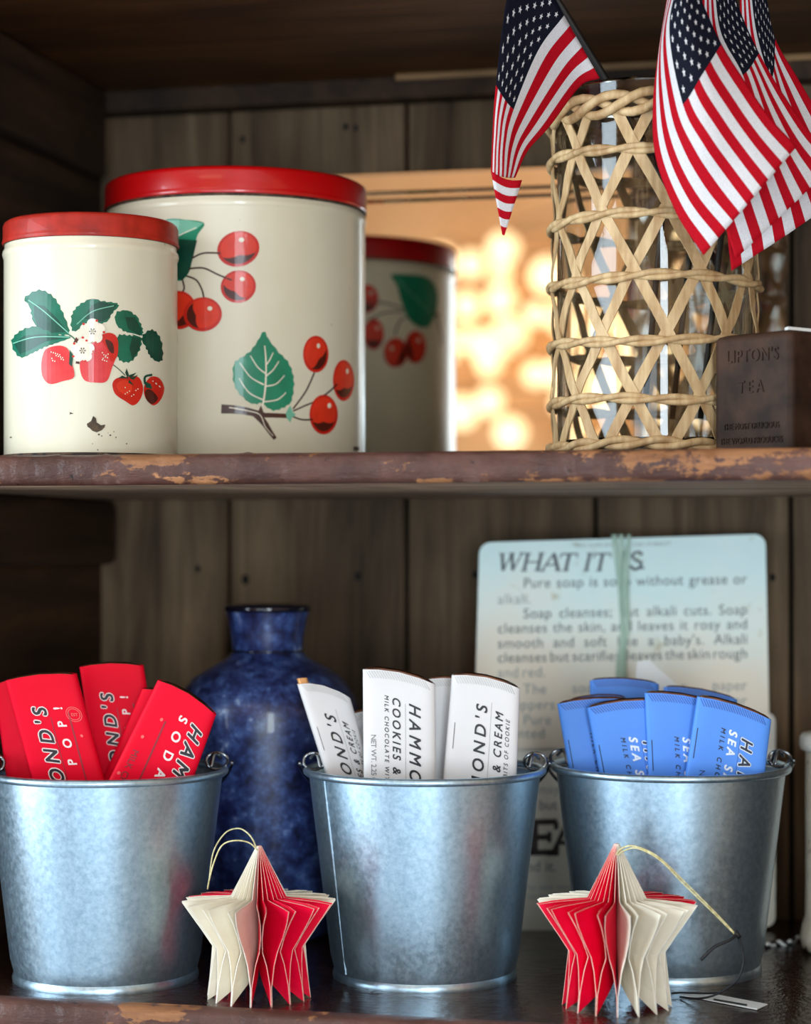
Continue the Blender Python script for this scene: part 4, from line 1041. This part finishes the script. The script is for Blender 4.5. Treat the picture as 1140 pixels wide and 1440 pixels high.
for y, xa, xb, words, mt_ in lines:
    sz = 20 * sc_; tot = sum(wid(a) * sz for a in words); ua, va = iv(xa, y); ub, vb = iv(xb, y - (xb - xa) * .018)
    if mt_ == 1 and len(words) < 3: gap = 5 * sc_
    else: gap = (ub - ua - tot) / max(len(words) - 1, 1)
    kx = 1.0
    if gap < 4 * sc_: kx = (ub - ua - 4 * sc_ * (len(words) - 1)) / tot; gap = 4 * sc_
    u = ua
    for wv in words:
        f = (u - ua) / max(ub - ua, 1e-6); p.text(wv, u, va + (vb - va) * f, sz, 0 if mt_ == 0 else 1, 2, 0, 0, 0, 1.05, sx=kx); u += wid(wv) * sz * kx + gap
for x, t_ in ((806, 'THEIR SOAPS AND'), (888, 'CARE OF BEAUTY')):
    u, v = iv(x, 770 - (x - 806) * .02); p.text(t_, u, v, 7 * sc_, 1, 2, 0, .0)
p.build('lettering', lambda u, v, l: S1(u, v, .00012 * l), [M['inkk'], M['inkg']], pg1)
qd2 = [(690, 1010), (1090, 1002), (1090, 1303), (688, 1310)]
iv2 = inv(qd2, w2, h2); p = Print(); sc_ = w2 / 402
def t2(s_, x, y, size, mat=0, bold=0.0): u, v = iv2(x, y); p.text(s_, u, v, size * sc_, mat, 2, 0, bold)
t2('going', 748, 1074, 20); t2('may', 757, 1117, 18, 1); t2('but', 757, 1140, 20)
for ch, x in (('S', 690), ('E', 743), ('A', 774)):
    u, v = iv2(x, 1202); serif(p, ch, u, v, 46 * sc_, .30, 2)
u, v = iv2(776, 1201); p.line([(u - 3 * sc_, v), (u + 10 * sc_, v)], 6 * sc_, 2, 2); u, v = iv2(808, 1201); p.line([(u - 3 * sc_, v), (u + 13 * sc_, v)], 6 * sc_, 2, 2)
t2('and it.', 730, 1227, 21, 0); t2('for your own use', 742, 1252, 11, 1); t2('the best soap', 740, 1265, 11, 1)
p.build('lettering', lambda u, v, l: S2(u, v, .00012 * l), [M['inkk'], M['inkg'], M['inkb']], pg2)
# ribbon: three narrow gathered strands down the page
for dx, ww, pts in ((0, 7, [(863, 752), (868, 790), (872, 840), (874, 890), (870, 930), (868, 1000), (870, 1050)]), (5, 8, [(884, 752), (880, 790), (879, 840), (882, 880), (876, 925), (874, 990), (872, 1050)]), (2, 5, [(873, 752), (874, 800), (873, 850), (877, 900), (878, 940), (880, 1000), (878, 1050)])):
    q = cr([(a, b, 0) for a, b in pts], 5); V, Fc = [], []
    for i, a in enumerate(q):
        tw_ = .6 * math.sin(i * .5 + dx); hw = ww * (1 + .3 * math.sin(i * .33 + dx)) / 2
        for k, s__ in enumerate((-1, 0, 1)):
            u, v = iv(a.x + s__ * hw * math.cos(tw_ * .5), a.y); V.append(S1(u, v, .0012 + dx * .0002 + (.0012 * (1 - abs(s__))) + .0008 * s__ * math.sin(tw_)))
    for i in range(len(q) - 1):
        for k in range(2): Fc.append((i * 3 + k, i * 3 + k + 1, i * 3 + 4 + k, i * 3 + 3 + k))
    mk('ribbon', V, Fc, M['ribbon'], bk)
# folded corner of plain card standing behind the blue bars
V = [P(896, 930, 1.80), P(912, 928, 1.80), P(958, 968, 1.80), P(985, 1060, 1.80), P(880, 1060, 1.80)]
bw = W(0, .0012, 0)
crd = mk('paper_card', V + [v + bw for v in V], [(0, 1, 2, 3, 4), (9, 8, 7, 6, 5)] + [(k, (k + 1) % 5, 5 + (k + 1) % 5, 5 + k) for k in range(5)], M['paper'], smooth=False, base=P(930, 1060, 1.80))
tag(crd, 'plain pale paper card peeking up behind the blue chocolate bars', 'card')

# ------------------------------------------------------------------ folding paper stars
M['star_red'] = pm('crimson star paper', (238, 4, 56), (228, 2, 46), rough=.5, scale=30, spec=.2)
M['star_cream'] = pm('cream star paper', (240, 228, 206), (232, 218, 194), rough=.6, scale=30, spec=.3)
M['star_edge'] = pm('cut paper edge with gilt', (246, 196, 184), (236, 172, 150), rough=.5, scale=200)
M['star_cut'] = pm('cut cream paper edge', (250, 244, 232), (240, 230, 214), rough=.6, scale=200)
M['gold'] = pm('gold thread', (226, 216, 168), (190, 174, 116), rough=.5, metal=.1, scale=300)
M['black'] = pm('black thread', (14, 13, 15), rough=.6)
def star(label, px, d, Rs, Hs, y_ap, rot0, sect):
    c = W((px - CX) / F * d, d, 0)
    t = thing('paper_star', label, 'ornament', c, 'red and cream paper stars')
    prof = [(.02, 1.0, 1.0), (.19, .83, .88), (.36, .665, .70), (.55, .66, .67), (.80, .652, .64), (1.0, .638, .61), (.88, .55, .55), (.74, .45, .47), (.60, .345, .38), (.615, .26, .32), (.645, .12, .25), (.675, .0, .19)]
    fz = [0, .05, .1, -.05, -.3, -.55, -.85, -.95, -.7, .2, .95, .98]
    NL = 32; dA = 2 * PI / NL
    cs = [0, .2, .4, .6, .8, .99, 1.0]
    for k in range(NL):
        a = rot0 + k * dA + .06 * dA; sgn = 1 if k % 2 else -1
        deg = math.degrees((k * dA) % (2 * PI)); red = any(lo <= deg < hi for lo, hi in sect)
        V, Fc, idx = [], [], []
        for (r, zo, za), f in zip(prof, fz):
            for q_ in cs:
                ang = a + sgn * .46 * dA * f * min(1, q_ * 1.4); rr_ = .0008 + (Rs - .0008) * r * q_
                # leaves fan: angle 0 faces the viewer, positive to the right
                x, y = rr_ * math.sin(ang), -rr_ * math.cos(ang)
                V.append(c + W(x, y, 0) + Vector((0, 0, Hs * (za + (zo - za) * q_))))
        m = len(cs)
        for i in range(len(prof) - 1):
            for j in range(m - 1):
                Fc.append((i * m + j, i * m + j + 1, (i + 1) * m + j + 1, (i + 1) * m + j)); idx.append(1 if j == m - 2 else 0)
        o = mk('paper_leaf', V, Fc, [M['star_red'] if red else M['star_cream'], M['star_edge'] if red else M['star_cut']], t, idx, smooth=False)
        mm = o.modifiers.new('solid', 'SOLIDIFY'); mm.thickness = .0004; mm.offset = 0
    return t, c
t, c = star('paper star with cream left and crimson right, in front of the blue bottle', 364, 1.592, .0574, .1125, 1195, 0, [(352, 361), (0, 84), (176, 258)])
d_ = 1.592
mk('hanging_cord', *tube_vf(cr([P(362, 1197, d_), P(355, 1180, d_ - .003), P(345, 1169, d_), P(333, 1165, d_ + .01), P(316, 1172, d_ + .02), P(300, 1198, d_ + .02), P(294, 1238, d_ + .015), P(292, 1250, d_ + .01), P(294, 1238, d_ + .005), P(301, 1212, d_), P(312, 1189, d_ - .004), P(330, 1182, d_ - .006), P(350, 1185, d_ - .005), P(362, 1196, d_ - .003)], 6), .0006, 6), M['gold'], t)
t, c = star('paper star with crimson left and cream right, in front of the blue-bar bucket', 867, 1.560, .0590, .1185, 1200, 0, [(268, 352), (86, 174)])
d_ = 1.556
mk('hanging_cord', *tube_vf(cr([P(866, 1202, d_), P(874, 1193, d_ - .01), P(892, 1190, d_ - .016), P(925, 1205, d_ - .02), P(965, 1243, d_ - .02), P(1005, 1283, d_ - .02), P(1034, 1314, d_ - .018)], 7), .0007, 6), M['gold'], t)
mk('hanging_cord', *tube_vf(cr([P(868, 1203, d_), P(878, 1196, d_ - .01), P(896, 1193, d_ - .016), P(927, 1209, d_ - .021), P(962, 1244, d_ - .021), P(1003, 1284, d_ - .021), P(1034, 1315, d_ - .018)], 7), .0006, 6), M['gold'], t)
e_ = d_ - .018
mk('black_thread', *join([tube_vf(cr([P(1036, 1313, e_), P(1042, 1330, e_), P(1045, 1352, e_), P(1036, 1378, e_), P(1012, 1396, e_ + .01), P(985, 1404, e_ + .02), P(956, 1402, 1.583)], 7), .0008, 6),
     tube_vf(cr([P(1036, 1313, e_), P(1025, 1322, e_ - .004), P(1004, 1332, e_ - .006), P(985, 1350, e_ - .006)], 6), .0012, 6), tube_vf([P(1033, 1310, e_), P(1040, 1319, e_)], .0017, 8),
     tube_vf(cr([P(944, 1397, 1.588), P(960, 1396, 1.590), P(990, 1397, 1.586), P(1015, 1396, 1.578)], 6), .0008, 6)]), M['black'], t)
def shelf_pt(px, py, z=.0008): 
    v = P(px, py, 1.0) - Vector((0, 0, EYE)); k = (z - EYE) / v.z; return Vector((0, 0, EYE)) + v * k
tq = [shelf_pt(958, 1400, .0006), shelf_pt(1000, 1398, .0006), shelf_pt(1079, 1413, .0006), shelf_pt(1064, 1420, .0006)]
up = Vector((0, 0, .0006))
ptag = mk('price_tag', tq + [v + up for v in tq], [(3, 2, 1, 0), (4, 5, 6, 7)] + [(k, (k + 1) % 4, 4 + (k + 1) % 4, 4 + k) for k in range(4)], M['paper'], t, smooth=False)
la, lb = shelf_pt(1003, 1404, .0014), shelf_pt(1050, 1412, .0014); wv = (shelf_pt(1003, 1406.5, .0014) - la)
mk('tag_mark', [la, lb, lb + wv, la + wv], [(0, 1, 2, 3)], M['black'], ptag, smooth=False)

# ------------------------------------------------------------------ cream post and twine at the right edge
M['chip'], nt, b = base_mat('chipped cream paint')
f = noise_n(nt, coords(nt), 55, 5, .7)
rr = ramp(nt, f, [(.36, lin((60, 44, 30))), (.40, lin((208, 196, 174))), (.7, lin((226, 216, 198)))]); nt.links.new(rr.outputs[0], b.inputs['Base Color']); b.inputs['Roughness'].default_value = .6
bump(nt, b, f, .3, .002)
CD = 1.765; cp = W((1178 - CX) / F * CD, CD, 0); s_ = CD / F
zz = lambda y: EYE - (y - HY) * s_
cs_ = thing('candlestick', 'chipped cream painted stand at the lower right edge', 'stand', cp)
prof = [(1e-4, 0), (40 * s_, 0), (50 * s_, .004), (53 * s_, .012), (50 * s_, .022), (46 * s_, .03), (45 * s_, .06), (45.5 * s_, .12), (45 * s_, zz(1060)), (46 * s_, zz(1057)), (1e-4, zz(1056))]
auto(mk('shaft', *lathe_vf(prof, cp, 64), M['chip'], cs_), 60)
prof = [(44 * s_, zz(1057)), (52 * s_, zz(1054)), (54 * s_, zz(1046)), (53 * s_, zz(1036)), (49 * s_, zz(1031)), (36 * s_, zz(1030)), (1e-4, zz(1030))]
mk('cap', *lathe_vf(prof, cp, 64), M['white'], cs_)
pth = [shelf_pt(1076, 1330, .0022), shelf_pt(1092, 1326, .0022), shelf_pt(1108, 1326, .0022), shelf_pt(1120, 1320, .003), shelf_pt(1132, 1314, .006)]
pth = cr(pth, 12); out = [[], []]
for s2 in range(2):
    pts = []
    for i, a in enumerate(pth):
        ph = i * .55 + PI * s2; pts.append(a + Vector((.0005 * math.cos(ph), .0012 * math.cos(ph), .0014 * math.sin(ph))))
    out[s2] = tube_vf(pts, .0014, 6)
tw_ = thing('twine', 'short end of twisted white and black twine beside the right bucket', 'twine', pth[0])
mk('white_strand', *out[0], M['paper'], tw_); mk('black_strand', *out[1], M['black'], tw_)
